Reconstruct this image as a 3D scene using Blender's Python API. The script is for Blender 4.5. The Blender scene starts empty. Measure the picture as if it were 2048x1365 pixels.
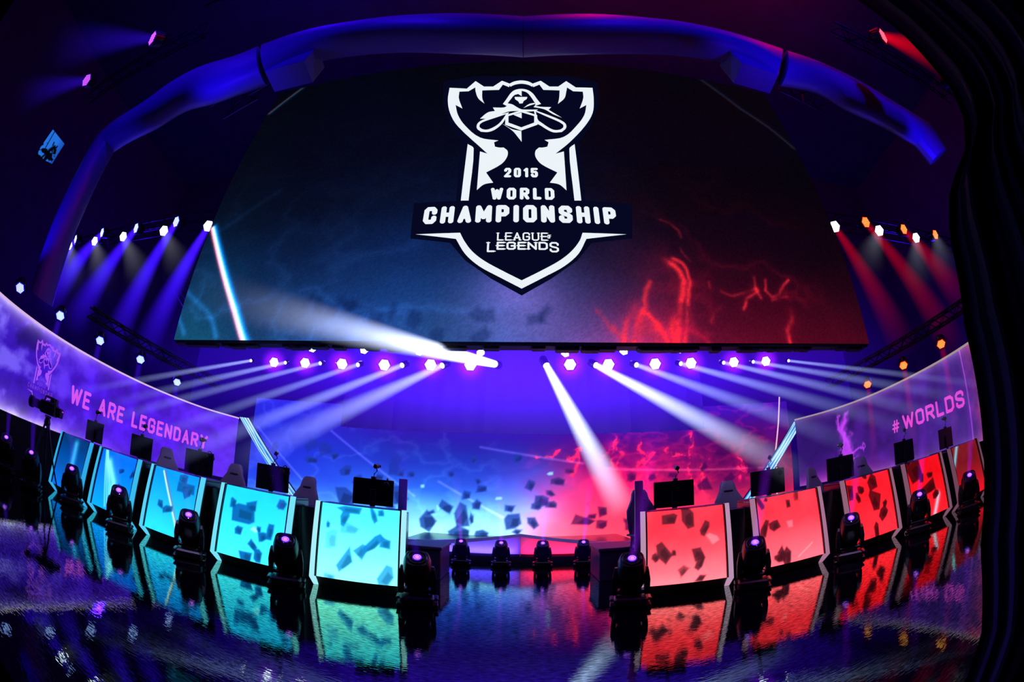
import bpy, math, random
import numpy as np
from mathutils import Vector, Matrix, Euler
from mathutils.geometry import tessellate_polygon
PI = math.pi
random.seed(7)
rng = np.random.default_rng(11)
scene = bpy.context.scene
COL = scene.collection
scene.view_settings.view_transform = 'Standard'
scene.view_settings.look = 'None'
scene.cycles.max_bounces = 5
scene.cycles.diffuse_bounces = 2
scene.cycles.glossy_bounces = 3
scene.cycles.volume_bounces = 0
scene.cycles.transparent_max_bounces = 8
scene.cycles.sample_clamp_indirect = 4
scene.cycles.use_denoising = True
scene.cycles.use_adaptive_sampling = True
scene.cycles.adaptive_threshold = .03
scene.cycles.adaptive_min_samples = 8
scene.cycles.volume_step_rate = 2.0
scene.cycles.volume_max_steps = 24

# ------------------------------------------------------------------ measured world data (metres)
STREAK_A = [(-7.1,6.35),(-6.5,5.54),(-6.01,4.88),(-5.49,4.19),(-5.04,3.54)]
STREAK_B = [(-7.13,10.47),(-6.39,11.45)]
STREAK_C = [(5.04,11.43),(5.85,10.33),(6.58,9.7),(7.13,9.05)]
WISPS = [[(-7.17,4.67),(-6.77,4.44),(-6.33,4.21),(-6.06,4.0),(-5.82,3.66)],[(-7.23,4.08),(-6.89,3.73)],[(-5.33,7.13),(-6.02,6.67),(-6.78,6.23)]]
FLAMES = [[1.2,0.5,[(2.51,6.0),(2.71,5.91),(2.86,5.8),(2.9,5.65)]],[1.2,0.35,[(2.85,5.39),(2.92,5.23),(2.99,5.14)]],[3.2,1,[(2.46,5.1),(2.61,5.02),(2.7,4.87),(2.74,4.7),(2.68,4.46),(2.6,4.26),(2.53,4.03),(2.48,3.6)]],[2.0,0.9,[(2.63,5.15),(2.79,5.07),(2.85,4.95),(2.87,4.7),(2.8,4.5),(2.73,4.16),(2.62,3.59)]],[2.2,0.7,[(2.13,4.67),(2.03,4.5),(1.99,4.33),(2.01,4.21),(1.9,4.08),(1.81,3.89),(1.74,3.6)]],[2.4,0.8,[(1.8,4.2),(1.69,3.98),(1.59,3.6)]],[2.4,0.9,[(1.94,4.11),(2.05,4.08),(2.16,3.93),(2.25,3.69),(2.3,3.59)]],[6,0.8,[(1.89,3.96),(1.84,3.77),(1.79,3.58)]],[6,0.8,[(2.14,3.81),(2.06,3.6)]],[1.6,0.8,[(4.27,4.86),(4.26,4.68),(4.32,4.61),(4.04,4.45),(3.91,4.24)]],[1.4,0.6,[(3.5,4.56),(3.74,4.49),(4.25,4.64)]],[1.6,0.85,[(4.53,4.82),(4.49,4.62),(4.63,4.5),(4.82,4.56),(4.98,4.76),(5.16,4.89)]],[1.3,0.6,[(4.61,4.44),(4.9,4.51),(5.04,4.54)]],[1.3,0.7,[(4.27,4.64),(4.37,4.47)]],[2.6,0.9,[(5.01,4.21),(4.97,4.03),(4.8,3.82),(4.83,3.6)]],[1.4,0.6,[(3.43,4.24),(3.29,4.16),(3.2,3.97)]],[1.2,0.5,[(3.28,4.74),(3.26,4.62)]],[1.5,0.5,[(2.78,4.26),(2.79,3.97)]],[3,0.8,[(2.44,4.0),(2.39,3.81),(2.42,3.6)]],[2,0.5,[(1.46,3.86),(1.57,3.65)]],[2,0.35,[(1.18,4.13),(1.31,3.98),(1.44,3.8)]]]
EMBLEM = {'back':[(-1.978,10.528),(-1.173,10.739),(-0.508,10.676),(-0.026,10.685),(0.456,10.678),(1.099,10.74),(1.88,10.527),(1.76,9.433),(1.458,8.582),(1.175,8.012),(1.152,6.366),(2.039,6.341),(1.93,5.539),(1.182,5.407),(0.914,5.039),(0.461,4.674),(-0.015,4.365),(-0.506,4.669),(-0.961,5.03),(-1.247,5.396),(-1.978,5.521),(-2.032,6.342),(-1.229,6.358),(-1.268,8.008),(-1.553,8.578),(-1.836,9.428)],'cupL':[(-1.773,10.2),(-1.339,10.108),(-1.152,10.453),(-0.926,10.171),(-0.704,10.158),(-0.5,10.428),(-0.291,10.268),(-0.322,10.118),(-0.473,10.239),(-0.558,9.995),(-0.957,9.993),(-0.935,9.639),(-0.872,9.411),(-1.03,9.646),(-1.115,9.965),(-1.137,10.146),(-1.286,9.981),(-1.508,9.988),(-1.49,9.687),(-1.364,9.246),(-1.539,9.408),(-1.44,8.995),(-1.244,8.583),(-0.89,8.143),(-0.5,8.028),(-0.589,7.973),(-0.565,7.831),(-0.474,7.8),(-0.385,7.799),(-0.304,7.687),(-0.314,7.499),(-0.423,7.294),(-0.705,7.066),(-0.557,6.785),(-0.728,6.743),(-0.855,6.6),(-0.862,7.692),(-0.708,7.616),(-1.397,8.563),(-1.63,9.084),(-1.749,9.641)],'cupR':[(1.706,10.204),(1.291,10.171),(1.077,10.454),(0.864,10.174),(0.65,10.16),(0.447,10.43),(0.229,10.269),(0.26,10.119),(0.411,10.241),(0.496,9.997),(0.886,9.995),(0.851,9.641),(0.808,9.399),(0.975,9.65),(1.044,9.968),(1.075,10.149),(1.21,9.983),(1.445,9.992),(1.423,9.692),(1.297,9.251),(1.468,9.413),(1.377,9.001),(1.169,8.587),(0.854,8.166),(0.452,8.049),(0.533,7.976),(0.502,7.834),(0.407,7.803),(0.329,7.801),(0.255,7.689),(0.258,7.501),(0.367,7.296),(0.666,7.071),(0.509,6.789),(0.683,6.748),(0.814,6.598),(0.831,7.699),(0.659,7.62),(0.971,7.998),(1.341,8.57),(1.575,9.091),(1.669,9.645)],'archtop':[(-0.325,10.269),(-0.198,10.386),(-0.026,10.437),(0.145,10.387),(0.263,10.27),(0.235,10.135),(0.135,10.225),(-0.027,10.274),(-0.188,10.224),(-0.288,10.134)],'pillarL':[(-1.133,7.942),(-0.998,7.793),(-0.992,6.34),(-1.136,6.345)],'pillarR':[(1.07,7.948),(0.948,7.782),(0.945,6.347),(1.073,6.353)],'shieldL':[(-1.885,5.597),(-1.088,5.599),(-1.004,5.427),(-0.853,5.205),(-0.635,5.008),(-0.309,4.802),(-0.016,4.634),(-0.016,4.482),(-0.392,4.702),(-0.718,4.905),(-0.969,5.153),(-1.151,5.468)],'shieldR':[(1.83,5.613),(1.038,5.608),(0.976,5.437),(0.82,5.213),(0.603,5.014),(0.278,4.805),(-0.016,4.634),(-0.016,4.482),(0.362,4.706),(0.687,4.913),(0.937,5.163),(1.096,5.478)],'hood':[(-0.448,9.377),(-0.372,9.575),(-0.275,9.843),(-0.173,9.986),(-0.027,10.034),(0.119,9.986),(0.241,9.829),(0.338,9.577),(0.421,9.38),(0.291,9.303),(0.409,9.264),(0.648,9.26),(0.583,9.15),(0.861,8.858),(0.673,8.982),(0.485,9.167),(0.25,9.245),(0.292,9.354),(0.255,9.5),(0.158,9.765),(0.089,9.882),(-0.019,9.945),(-0.019,9.701),(-0.101,9.802),(-0.191,9.748),(-0.271,9.573),(-0.34,9.404),(-0.227,9.351),(-0.127,9.242),(-0.028,9.157),(0.09,9.143),(0.346,9.149),(0.286,9.091),(0.011,9.059),(-0.028,9.087),(-0.145,9.087),(-0.321,9.062),(-0.531,8.917),(-0.682,8.815),(-0.934,8.815),(-0.772,9.05),(-0.617,9.098),(-0.67,9.241),(-0.424,9.232),(-0.354,9.288)],'visor':[(-0.183,9.671),(0.112,9.671),(0.094,9.58),(0.029,9.497),(0.004,9.401),(-0.068,9.386),(-0.1,9.482),(-0.165,9.565)],'brow':[(0.02,9.206),(0.152,9.373),(0.273,9.419),(0.284,9.376),(0.151,9.301)],'hexo':[(-0.028,9.087),(0.32,8.9),(0.318,8.542),(-0.028,8.332),(-0.375,8.54),(-0.376,8.899)],'hexi':[(-0.028,8.99),(0.253,8.845),(0.248,8.604),(-0.028,8.43),(-0.304,8.602),(-0.309,8.844)],'tri':[(-0.202,8.876),(-0.02,8.963),(-0.02,8.743)],'drop':[(-0.437,8.605),(-0.367,8.54),(-0.215,8.406),(-0.028,8.344),(-0.021,7.977),(-0.101,8.14),(-0.214,8.351)],'loopL_o':[(-0.301,9.034),(-0.373,8.799),(-0.445,8.605),(-0.588,8.402),(-0.734,8.322),(-0.884,8.341),(-0.975,8.457),(-0.979,8.628),(-0.891,8.753),(-0.609,8.906)],'loopL_i':[(-0.362,8.953),(-0.43,8.767),(-0.52,8.588),(-0.646,8.454),(-0.756,8.396),(-0.859,8.42),(-0.925,8.498),(-0.919,8.593),(-0.848,8.679),(-0.586,8.825)],'loopR_o':[(0.248,9.139),(0.517,8.975),(0.835,8.757),(0.931,8.634),(0.927,8.475),(0.827,8.333),(0.658,8.312),(0.531,8.392),(0.386,8.544),(0.294,8.637),(0.274,8.899)],'loopR_i':[(0.293,9.05),(0.494,8.893),(0.792,8.676),(0.874,8.579),(0.868,8.49),(0.794,8.405),(0.673,8.386),(0.564,8.456),(0.419,8.621),(0.335,8.735)]}
TEXTBOX = {'2015':[[-0.358,7.177],[0.29,6.915]],'WORLD':[[-0.591,6.638],[0.582,6.343]],'CHAMPIONSHIP':[[-1.792,6.208],[1.685,5.808]],'LEAGUE':[[-0.44,5.586],[0.424,5.411]],'OF':[[0.422,5.542],[0.486,5.46]],'LEGENDS':[[-0.603,5.408],[0.609,5.162]]}
WALL_DEBRIS = [[-4.47,1.69,0.33,0.23],[-4.49,1.01,0.5,0.41],[-3.04,1.19,0.25,0.4],[-2.97,1.74,0.25,0.15],[-2.71,1.74,0.15,0.12],[-3.56,1.6,0.24,0.15],[-1.7,1.8,0.12,0.12],[-1.05,1.65,0.14,0.12],[-0.96,1.47,0.26,0.17],[-1.32,1.28,0.17,0.2],[-1.06,1.08,0.19,0.22],[-1.82,0.96,0.29,0.25],[-2.25,0.6,0.34,0.4],[-2.18,0.81,0.19,0.07],[-1.18,0.72,0.09,0.25],[-1.43,0.81,0.28,0.54],[-0.26,0.99,0.21,0.15],[-0.19,0.68,0.33,0.32],[0.28,0.65,0.19,0.29],[-0.93,0.34,0.26,0.2],[-1.47,0.36,0.43,0.3],[-2.22,0.21,0.17,0.13],[0.22,1.58,0.16,0.22],[0.49,1.19,0.28,0.24],[0.37,1.07,0.21,0.17],[0.72,1.09,0.24,0.15],[0.7,1.38,0.21,0.12],[0.88,1.67,0.29,0.17],[1.17,1.91,0.19,0.1],[1.5,0.7,0.53,0.25],[1.7,0.77,0.24,0.12],[1.96,0.91,0.24,0.25],[1.94,0.56,0.24,0.2],[2.65,0.47,0.2,0.2],[2.58,0.62,0.15,0.15],[2.71,1.71,0.18,0.2],[-1.16,2.18,0.12,0.15],[-0.09,2.25,0.19,0.17],[-0.09,0.41,0.19,0.12],[-5.56,1.87,0.37,0.16],[-4.85,2.04,0.23,0.21]]
WALL_LIGHT = [[-2.4,1.46,0.1,0.08],[-0.53,1.24,0.17,0.07],[0.69,1.86,0.16,0.08],[-1.99,0.94,0.08,0.15]]
WALL_FLAMES = [[[2.36,2.76],[2.25,2.32],[2.09,2.03],[2.24,1.83]],[[3.02,2.59],[2.96,2.24],[3.06,2.04],[3.27,2.22]],[[2.05,2.28],[2.15,2.42],[2.3,2.32]],[[2.69,1.9],[2.95,2.04],[3.27,2.27]],[[2.41,2.66],[2.45,2.36],[2.34,1.92],[2.43,1.57]],[[2.94,1.74],[3.04,1.39],[2.96,0.94]],[[3.54,2.26],[3.8,2.14],[4.24,2.06]],[[4.31,2.68],[4.29,1.95],[4.39,1.43]],[[1.75,1.7],[1.65,1.46],[1.74,1.11]],[[2.83,0.9],[2.73,1.31],[3.05,1.84]],[[0.31,2.21],[0.65,2.25],[0.79,2.3]],[[1.17,1.76],[1.36,2.1],[1.27,2.39]],[[4.72,2.23],[4.65,1.64],[4.74,0.96]],[[4.32,1.66],[4.45,1.26]],[[5.69,1.67],[6.18,1.55],[6.51,1.3]],[[5.8,2.0],[6.09,1.49]],[[3.22,1.87],[3.07,1.37],[3.2,0.98]]]
DESKS = [([-1.832,4.684],0.2094,1.1),([-3.192,4.44],0.1658,1.09),([-4.529,4.217],0.192,1.02),([-5.735,3.941],0.2443,1.0),([-6.913,3.652],0.2269,1.0),([1.922,4.754],-0.2094,1.1),([3.352,4.6],-0.1658,1.09),([4.79,4.379],-0.192,1.04),([5.935,4.041],-0.2443,1.0),([7.133,3.772],-0.2269,1.0)]
PANEL_DEBRIS = [[(0.359,0.945,0.251,0.073,0,1),(0.301,0.825,0.084,0.16,-20,1),(0.766,0.949,0.059,0.073,0,1),(0.674,0.908,0.053,0.174,15,1),(0.388,0.699,0.189,0.116,0,0.35),(0.157,0.521,0.108,0.202,0,0.3),(0.364,0.267,0.117,0.286,-25,0.8),(0.534,0.41,0.127,0.157,-20,0.8),(0.681,0.517,0.081,0.271,-40,1),(0.835,0.551,0.103,0.115,0,1),(0.864,0.11,0.123,0.228,-30,0.7),(0.162,0.02,0.106,0.058,0,0.5),(0.1,0.717,0.037,0.073,0,1)],[(0.345,0.635,0.293,0.2,0,1),(0.454,0.755,0.155,0.109,20,1),(0.308,0.389,0.097,0.091,0,1),(0.55,0.451,0.101,0.072,0,-0.5),(0.615,0.461,0.05,0.063,0,1),(0.689,0.374,0.098,0.098,15,1),(0.788,0.462,0.073,0.168,0,1),(0.551,0.229,0.117,0.125,0,1),(0.65,0.1,0.09,0.143,0,1),(0.473,0.061,0.151,0.144,20,1),(0.904,0.872,0.112,0.107,0,1),(0.155,0.761,0.073,0.111,0,1)],[(0.277,0.428,0.097,0.099,0,1),(0.451,0.393,0.174,0.088,20,1),(0.753,0.782,0.283,0.116,0,1),(0.811,0.735,0.174,0.116,30,1),(0.661,0.915,0.135,0.118,0,1)],[(0.652,0.725,0.107,0.061,20,1),(0.938,0.735,0.09,0.137,0,1),(0.672,0.485,0.071,0.035,0,1)],[],[(0.29,0.882,0.16,0.115,0,1),(0.524,0.881,0.126,0.248,0,1),(0.739,0.708,0.075,0.159,-30,1),(0.195,0.426,0.134,0.226,30,1),(0.096,0.375,0.07,0.087,40,1),(0.329,0.42,0.043,0.061,0,1),(0.615,0.373,0.131,0.14,20,1),(0.663,0.269,0.073,0.192,-20,1),(0.432,0.162,0.099,0.122,-30,0.7),(0.659,0.042,0.116,0.07,0,1),(0.742,1.023,0.061,0.054,0,1),(0.493,1.011,0.074,0.045,0,1),(0.837,0.568,0.09,0.123,30,-0.35)],[(0.052,0.951,0.06,0.186,25,1),(0.15,0.971,0.052,0.056,0,1),(0.239,0.573,0.131,0.111,20,1),(0.081,0.558,0.085,0.201,-20,1),(0.316,0.142,0.105,0.203,0,1),(0.402,0.102,0.098,0.222,0,1),(0.261,0.099,0.104,0.092,0,1),(0.5,0.854,0.055,0.095,0,1),(0.65,0.971,0.076,0.153,0,0.6),(0.491,0.557,0.082,0.075,0,-0.3)],[(0.081,0.801,0.115,0.2,0,1),(0.22,0.687,0.078,0.134,10,1),(0.31,0.795,0.107,0.113,0,1),(0.438,0.993,0.082,0.069,0,1),(0.588,0.885,0.171,0.206,10,1),(0.561,0.566,0.213,0.249,-20,1),(0.723,0.331,0.175,0.137,30,1),(0.521,0.091,0.083,0.225,0,1),(0.798,0.479,0.088,0.092,0,1)],[(0.245,0.838,0.306,0.285,20,1),(0.382,0.688,0.103,0.119,0,1),(0.546,0.478,0.325,0.215,30,1),(0.625,0.691,0.144,0.073,0,1),(0.698,0.332,0.147,0.121,0,1),(0.378,0.156,0.103,0.071,0,1),(0.084,1.004,0.13,0.143,0,1)],[]]
PANEL_STREAK = {2:[(0.203,0.95),(0.5,0.473),(0.772,-0.01)],3:[(0.274,0.79),(0.494,0.499),(0.558,0.132)],4:[(0.554,0.872),(0.577,0.637),(0.575,0.446)],8:[(0.781,0.314),(0.576,-0.004)],9:[(0.246,1.01),(0.005,0.668)],6:[(0.821,0.211),(0.575,0.057)]}
CURVE_L = [(-7.9,1.2),(-8.2,2.02),(-8.5,3.4),(-8.62,4.9),(-8.6,6.7),(-8.3,8.5),(-7.7,9.6)]
CURVE_R = [(6.94,9.04),(7.55,8.1),(7.85,7.0),(7.9,5.8),(7.85,4.5),(7.7,3.55),(7.5,2.6)]
BEAM_LAMPS = [[-6.33,8.0,3.83],[-5.28,8.0,3.81],[-4.34,8.0,3.82],[-3.42,8.0,3.81],[-2.43,8.0,3.82],[-1.59,8.0,3.83],[-0.54,8.0,3.87],[0.47,8.0,3.86],[1.46,8.0,3.86],[2.31,8.0,3.86],[3.3,8.0,3.88],[4.35,8.0,3.89],[5.15,8.0,3.9],[6.22,8.0,3.91]]
BEAM_ENDS = [([-5.59,3.32,1.84],0.077),([-5.25,3.83,1.88],0.092),([-5.24,3.49,1.51],0.103),([-4.52,3.95,1.51],0.113),([-4.14,4.34,1.43],0.169),([-3.52,5.22,1.67],0.266),([-2.69,2.4,2.62],0.28),([1.5,6.43,1.12],0.279),([3.61,4.8,1.3],0.267),([3.8,4.38,1.74],0.164),([4.53,3.94,1.75],0.141),([5.0,3.32,1.63],0.127),([5.15,3.09,1.79],0.099),([5.4,2.61,1.76],0.071)]
HEX_LAMPS = [[-5.68,8.1,3.84],[-4.8,8.1,3.85],[-3.85,8.1,3.85],[-2.86,8.1,3.85],[-1.86,8.1,3.87],[-1.04,8.1,3.88],[0.96,8.1,3.9],[1.75,8.1,3.9],[2.76,8.1,3.91],[3.59,8.1,3.92],[4.68,8.1,3.93],[5.59,8.1,3.94]]
TOP_PARS = [[-4.9,8.6,4.48],[-3.53,8.6,4.46],[-2.22,8.6,4.44],[-0.89,8.6,4.42],[0.91,8.6,4.43],[2.2,8.6,4.48],[3.55,8.6,4.52]]
UPPER_L = [[-15.58,5.63,6.9],[-15.19,5.63,7.1],[-13.63,5.88,6.9],[-13.13,5.82,7.1],[-11.82,6.11,6.9],[-11.18,6.13,7.1],[-9.75,6.35,6.9],[-9.25,6.33,7.1],[-7.96,6.57,6.9]]
UPPER_R = [[7.87,6.5,6.9],[9.11,6.26,7.1],[9.61,6.23,6.9],[10.94,6.09,7.1],[11.53,6.07,6.9],[12.76,5.85,7.1]]
TOP_LAMPS = [[-8.09,1.56,9.0],[-11.22,1.35,9.0],[7.87,1.59,9.0],[10.96,1.45,9.0]]
SIDE_L = [[-8.28,2.11,2.95],[-8.23,3.26,2.95],[-8.23,4.46,2.95],[-7.88,5.5,2.95],[-8.24,7.13,2.95]]
SIDE_R = [[8.08,6.94,2.95],[8.01,5.59,2.95],[8.01,4.38,2.95]]
OTHER_BEAMS = [([-15.19,5.63,7.1],[-15.94,5.33,5.46],0.1,0.447,'b',1.0),([-13.13,5.82,7.1],[-15.24,5.52,4.75],0.1,0.428,'b',1.0),([-11.18,6.13,7.1],[-12.73,5.83,4.1],0.1,0.368,'b',1.0),([-9.25,6.33,7.1],[-9.96,6.03,3.44],0.1,0.306,'b',1.0),([-7.96,6.57,6.9],[-8.59,6.27,3.42],0.1,0.28,'b',1.0),([-13.63,5.88,6.9],[-11.06,5.58,5.1],0.1,0.395,'w',1.0),([-11.82,6.11,6.9],[-9.04,5.81,5.03],0.1,0.347,'w',1.0),([-9.75,6.35,6.9],[-7.81,6.05,5.31],0.1,0.326,'w',1.0),([-15.58,5.63,6.9],[-12.87,5.33,5.15],0.1,0.441,'w',1.0),([7.87,6.5,6.9],[8.77,6.2,3.75],0.1,0.284,'r',1.0),([9.11,6.26,7.1],[11.31,5.96,3.67],0.1,0.336,'r',1.0),([10.94,6.09,7.1],[12.9,5.79,4.87],0.1,0.376,'r',1.0),([9.61,6.23,6.9],[7.94,5.93,5.48],0.1,0.328,'w',1.0),([11.53,6.07,6.9],[10.0,5.77,5.21],0.1,0.372,'w',1.0),([12.76,5.85,7.1],[11.76,5.55,5.59],0.1,0.418,'w',1.0),([-8.09,1.56,9.0],[-10.31,-0.28,8.2],0.14,0.875,'b',1.0),([-11.22,1.35,9.0],[-13.16,-0.14,8.2],0.14,0.698,'b',1.0),([7.87,1.59,9.0],[9.42,0.89,8.2],0.14,0.619,'R',1.0),([10.96,1.45,9.0],[11.29,0.8,8.2],0.14,0.389,'R',1.0)]
ARCH = [[[-9.01,2.93,3.29],[-8.52,2.94,3.11]],[[-9.47,2.92,4.72],[-8.82,2.94,4.61]],[[-9.65,2.91,5.6],[-8.88,2.93,5.38]],[[-10.11,2.9,7.49],[-9.12,2.93,7.02]],[[-9.59,2.91,7.83],[-8.32,2.95,7.03]],[[-8.38,2.95,7.98],[-7.35,2.98,7.05]],[[-7.63,2.97,8.36],[-6.54,3.0,7.24]],[[-6.83,3.0,8.56],[-5.57,3.03,7.07]],[[-5.6,3.03,8.33],[-4.82,3.06,7.16]],[[-5.02,3.05,8.41],[-4.41,3.07,7.22]],[[-4.91,3.05,8.42],[-4.36,3.07,7.31]],[[-4.3,3.07,8.46],[-3.87,3.08,7.58]],[[-3.69,3.09,8.45],[-3.37,3.1,7.71]],[[-3.06,3.11,8.36],[-2.82,3.12,7.7]],[[-2.16,3.14,8.29],[-1.97,3.14,7.54]],[[-1.11,3.17,8.16],[-1.02,3.17,7.31]],[[0.02,3.2,7.93],[0.01,3.2,7.17]],[[0.02,3.2,7.93],[0.02,3.2,7.17]],[[1.16,3.23,8.29],[1.04,3.23,7.4]],[[2.22,3.27,8.52],[2.0,3.26,7.7]],[[2.84,3.29,8.67],[2.6,3.28,7.9]],[[3.82,3.31,8.78],[3.56,3.31,8.1]],[[4.57,3.34,8.88],[4.17,3.32,8.03]],[[5.39,3.36,9.0],[4.64,3.34,7.72]],[[5.52,3.37,9.02],[4.86,3.35,7.75]],[[6.78,3.4,9.2],[6.07,3.38,8.09]],[[8.2,3.45,9.3],[6.85,3.41,7.86]],[[9.84,3.5,9.24],[8.26,3.45,7.95]],[[12.11,3.56,9.47],[9.79,3.49,7.9]],[[11.76,3.55,8.27],[10.22,3.51,7.47]]]
FLAP_L = [[-4.72,3.06,8.0],[-4.32,3.07,7.26],[-3.53,3.09,7.28],[-3.48,3.1,7.79],[-3.97,3.08,7.8]]
FLAP_R = [[3.73,3.31,8.27],[3.81,3.31,7.68],[4.66,3.34,7.71],[5.21,3.36,8.59],[4.37,3.33,8.43]]
BLUE_SCREEN = [[-12.89,1.69,8.14],[-12.77,2.42,8.08],[-12.77,2.42,7.34],[-12.89,1.67,7.14]]
MONITORS = [([-1.83,5.14],0.52,1.36),([-3.21,4.89],0.5,1.39),([-4.47,4.69],0.52,1.37),([-5.66,4.42],0.5,1.33),([-6.88,4.12],0.51,1.26),([1.93,5.21],0.53,1.36),([3.3,5.06],0.53,1.4),([4.6,4.87],0.53,1.38),([5.92,4.51],0.46,1.31),([7.08,4.25],0.4,1.32)]

# ------------------------------------------------------------------ helpers
def lin(c):
    return tuple(((x/255)/12.92 if x/255 <= .04045 else ((x/255+.055)/1.055)**2.4) for x in c)

class MB:
    """collects shapes for ONE mesh object"""
    def __init__(s): s.v = []; s.f = []
    def add(s, vs, fs):
        b = len(s.v); s.v += [tuple(v) for v in vs]; s.f += [tuple(b+i for i in f) for f in fs]
    def box(s, c, d, rot=None, taper=1.0, bev=0.0):
        x, y, z = d[0]/2, d[1]/2, d[2]/2
        if bev <= 0:
            vs = [(-x,-y,-z),(x,-y,-z),(x,y,-z),(-x,y,-z),(-x*taper,-y*taper,z),(x*taper,-y*taper,z),(x*taper,y*taper,z),(-x*taper,y*taper,z)]
            fs = [(0,3,2,1),(4,5,6,7),(0,1,5,4),(1,2,6,5),(2,3,7,6),(3,0,4,7)]
        else:
            b = bev
            ring = lambda X, Y, Z: [(X-b,-Y,Z),(X,-Y+b,Z),(X,Y-b,Z),(X-b,Y,Z),(-X+b,Y,Z),(-X,Y-b,Z),(-X,-Y+b,Z),(-X+b,-Y,Z)]
            vs = ring(x-b,y-b,-z)+ring(x,y,-z+b)+ring(x*taper,y*taper,z-b)+ring(x*taper-b,y*taper-b,z)
            fs = [tuple(range(7,-1,-1)), tuple(range(24,32))]
            for r in range(3):
                for i in range(8):
                    j = (i+1) % 8; fs.append((r*8+i, r*8+j, r*8+8+j, r*8+8+i))
        M = Matrix.Translation(c) @ (rot.to_4x4() if rot is not None else Matrix())
        s.add([M @ Vector(v) for v in vs], fs)
    def lathe(s, prof, n=20, M=None, cap=True, sq=0.0):
        """prof: (r, z) list, around z; sq squares the section"""
        M = M or Matrix(); vs = []; fs = []
        for r, z in prof:
            for i in range(n):
                a = 2*PI*i/n
                k = 1.0
                if sq > 0:
                    p = 2+sq*4; k = (abs(math.cos(a))**p+abs(math.sin(a))**p)**(-1/p)
                vs.append(M @ Vector((r*k*math.cos(a), r*k*math.sin(a), z)))
        for q in range(len(prof)-1):
            for i in range(n):
                j = (i+1) % n; fs.append((q*n+i, q*n+j, (q+1)*n+j, (q+1)*n+i))
        if cap:
            fs.append(tuple(range(n-1,-1,-1))); fs.append(tuple(range((len(prof)-1)*n, len(prof)*n)))
        s.add(vs, fs)
    def tube(s, pts, r, n=8):
        pts = [Vector(p) for p in pts]; rs = r if isinstance(r, (list, tuple)) else [r]*len(pts)
        vs = []; fs = []; up = Vector((0,0,1))
        for i, p in enumerate(pts):
            t = (pts[min(i+1,len(pts)-1)]-pts[max(i-1,0)]).normalized()
            u = up if abs(t.dot(up)) < .95 else Vector((1,0,0))
            a = t.cross(u).normalized(); b = t.cross(a).normalized()
            for k in range(n):
                w = 2*PI*k/n; vs.append(p+(a*math.cos(w)+b*math.sin(w))*rs[i])
        for q in range(len(pts)-1):
            for i in range(n):
                j = (i+1) % n; fs.append((q*n+i, q*n+j, (q+1)*n+j, (q+1)*n+i))
        fs.append(tuple(range(n-1,-1,-1))); fs.append(tuple(range((len(pts)-1)*n, len(pts)*n)))
        s.add(vs, fs)
    def loft(s, rings, cap=True):
        n = len(rings[0]); vs = [v for r in rings for v in r]; fs = []
        for q in range(len(rings)-1):
            for i in range(n):
                j = (i+1) % n; fs.append((q*n+i, q*n+j, (q+1)*n+j, (q+1)*n+i))
        if cap:
            fs.append(tuple(range(n-1,-1,-1))); fs.append(tuple(range((len(rings)-1)*n, len(rings)*n)))
        s.add(vs, fs)
    def poly(s, pts3):
        tri = tessellate_polygon([[Vector(p) for p in pts3]]); s.add(pts3, tri)
    def build(s, name, mat, parent=None, smooth=False):
        me = bpy.data.meshes.new(name); me.from_pydata(s.v, [], s.f); me.update()
        if smooth:
            me.polygons.foreach_set('use_smooth', [True]*len(me.polygons))
            try: me.set_sharp_from_angle(angle=math.radians(38))
            except Exception: pass
        me.materials.append(mat)
        o = bpy.data.objects.new(name, me); COL.objects.link(o)
        if parent: o.parent = parent
        return o

def smooth_outline(P):
    """rounds an outline except at its sharp corners"""
    P = [Vector(p) for p in P]; n = len(P); out = []
    def soft(i):
        a, b = P[i]-P[i-1], P[(i+1) % n]-P[i]; return a.angle(b, 0) < math.radians(42)
    for i in range(n):
        j = (i+1) % n; e = P[j]-P[i]; l = e.length
        t0 = ((P[j]-P[i-1]).normalized()*l) if soft(i) else e
        t1 = ((P[(j+1) % n]-P[i]).normalized()*l) if soft(j) else e
        if not soft(i) and not soft(j): out.append(P[i]); continue
        for k in range(4):
            t = k/4; out.append(P[i]*(2*t**3-3*t*t+1)+t0*(t**3-2*t*t+t)+P[j]*(3*t*t-2*t**3)+t1*(t**3-t*t))
    return [tuple(p) for p in out]
def tag(o, label=None, cat=None, group=None, kind=None):
    if label: o['label'] = label
    if cat: o['category'] = cat
    if group: o['group'] = group
    if kind: o['kind'] = kind
    return o
def empty(name, loc=(0,0,0), rz=0.0, quat=None):
    o = bpy.data.objects.new(name, None); o.empty_display_size = .1; COL.objects.link(o); o.location = loc
    if quat is not None: o.rotation_mode = 'QUATERNION'; o.rotation_quaternion = quat
    else: o.rotation_euler = (0,0,rz)
    return o
def copy_tree(o, parent=None):
    c = o.copy(); COL.objects.link(c)
    if parent: c.parent = parent
    for ch in list(o.children): copy_tree(ch, c)
    return c
def struct(o): o['kind'] = 'structure'; return o

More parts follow.
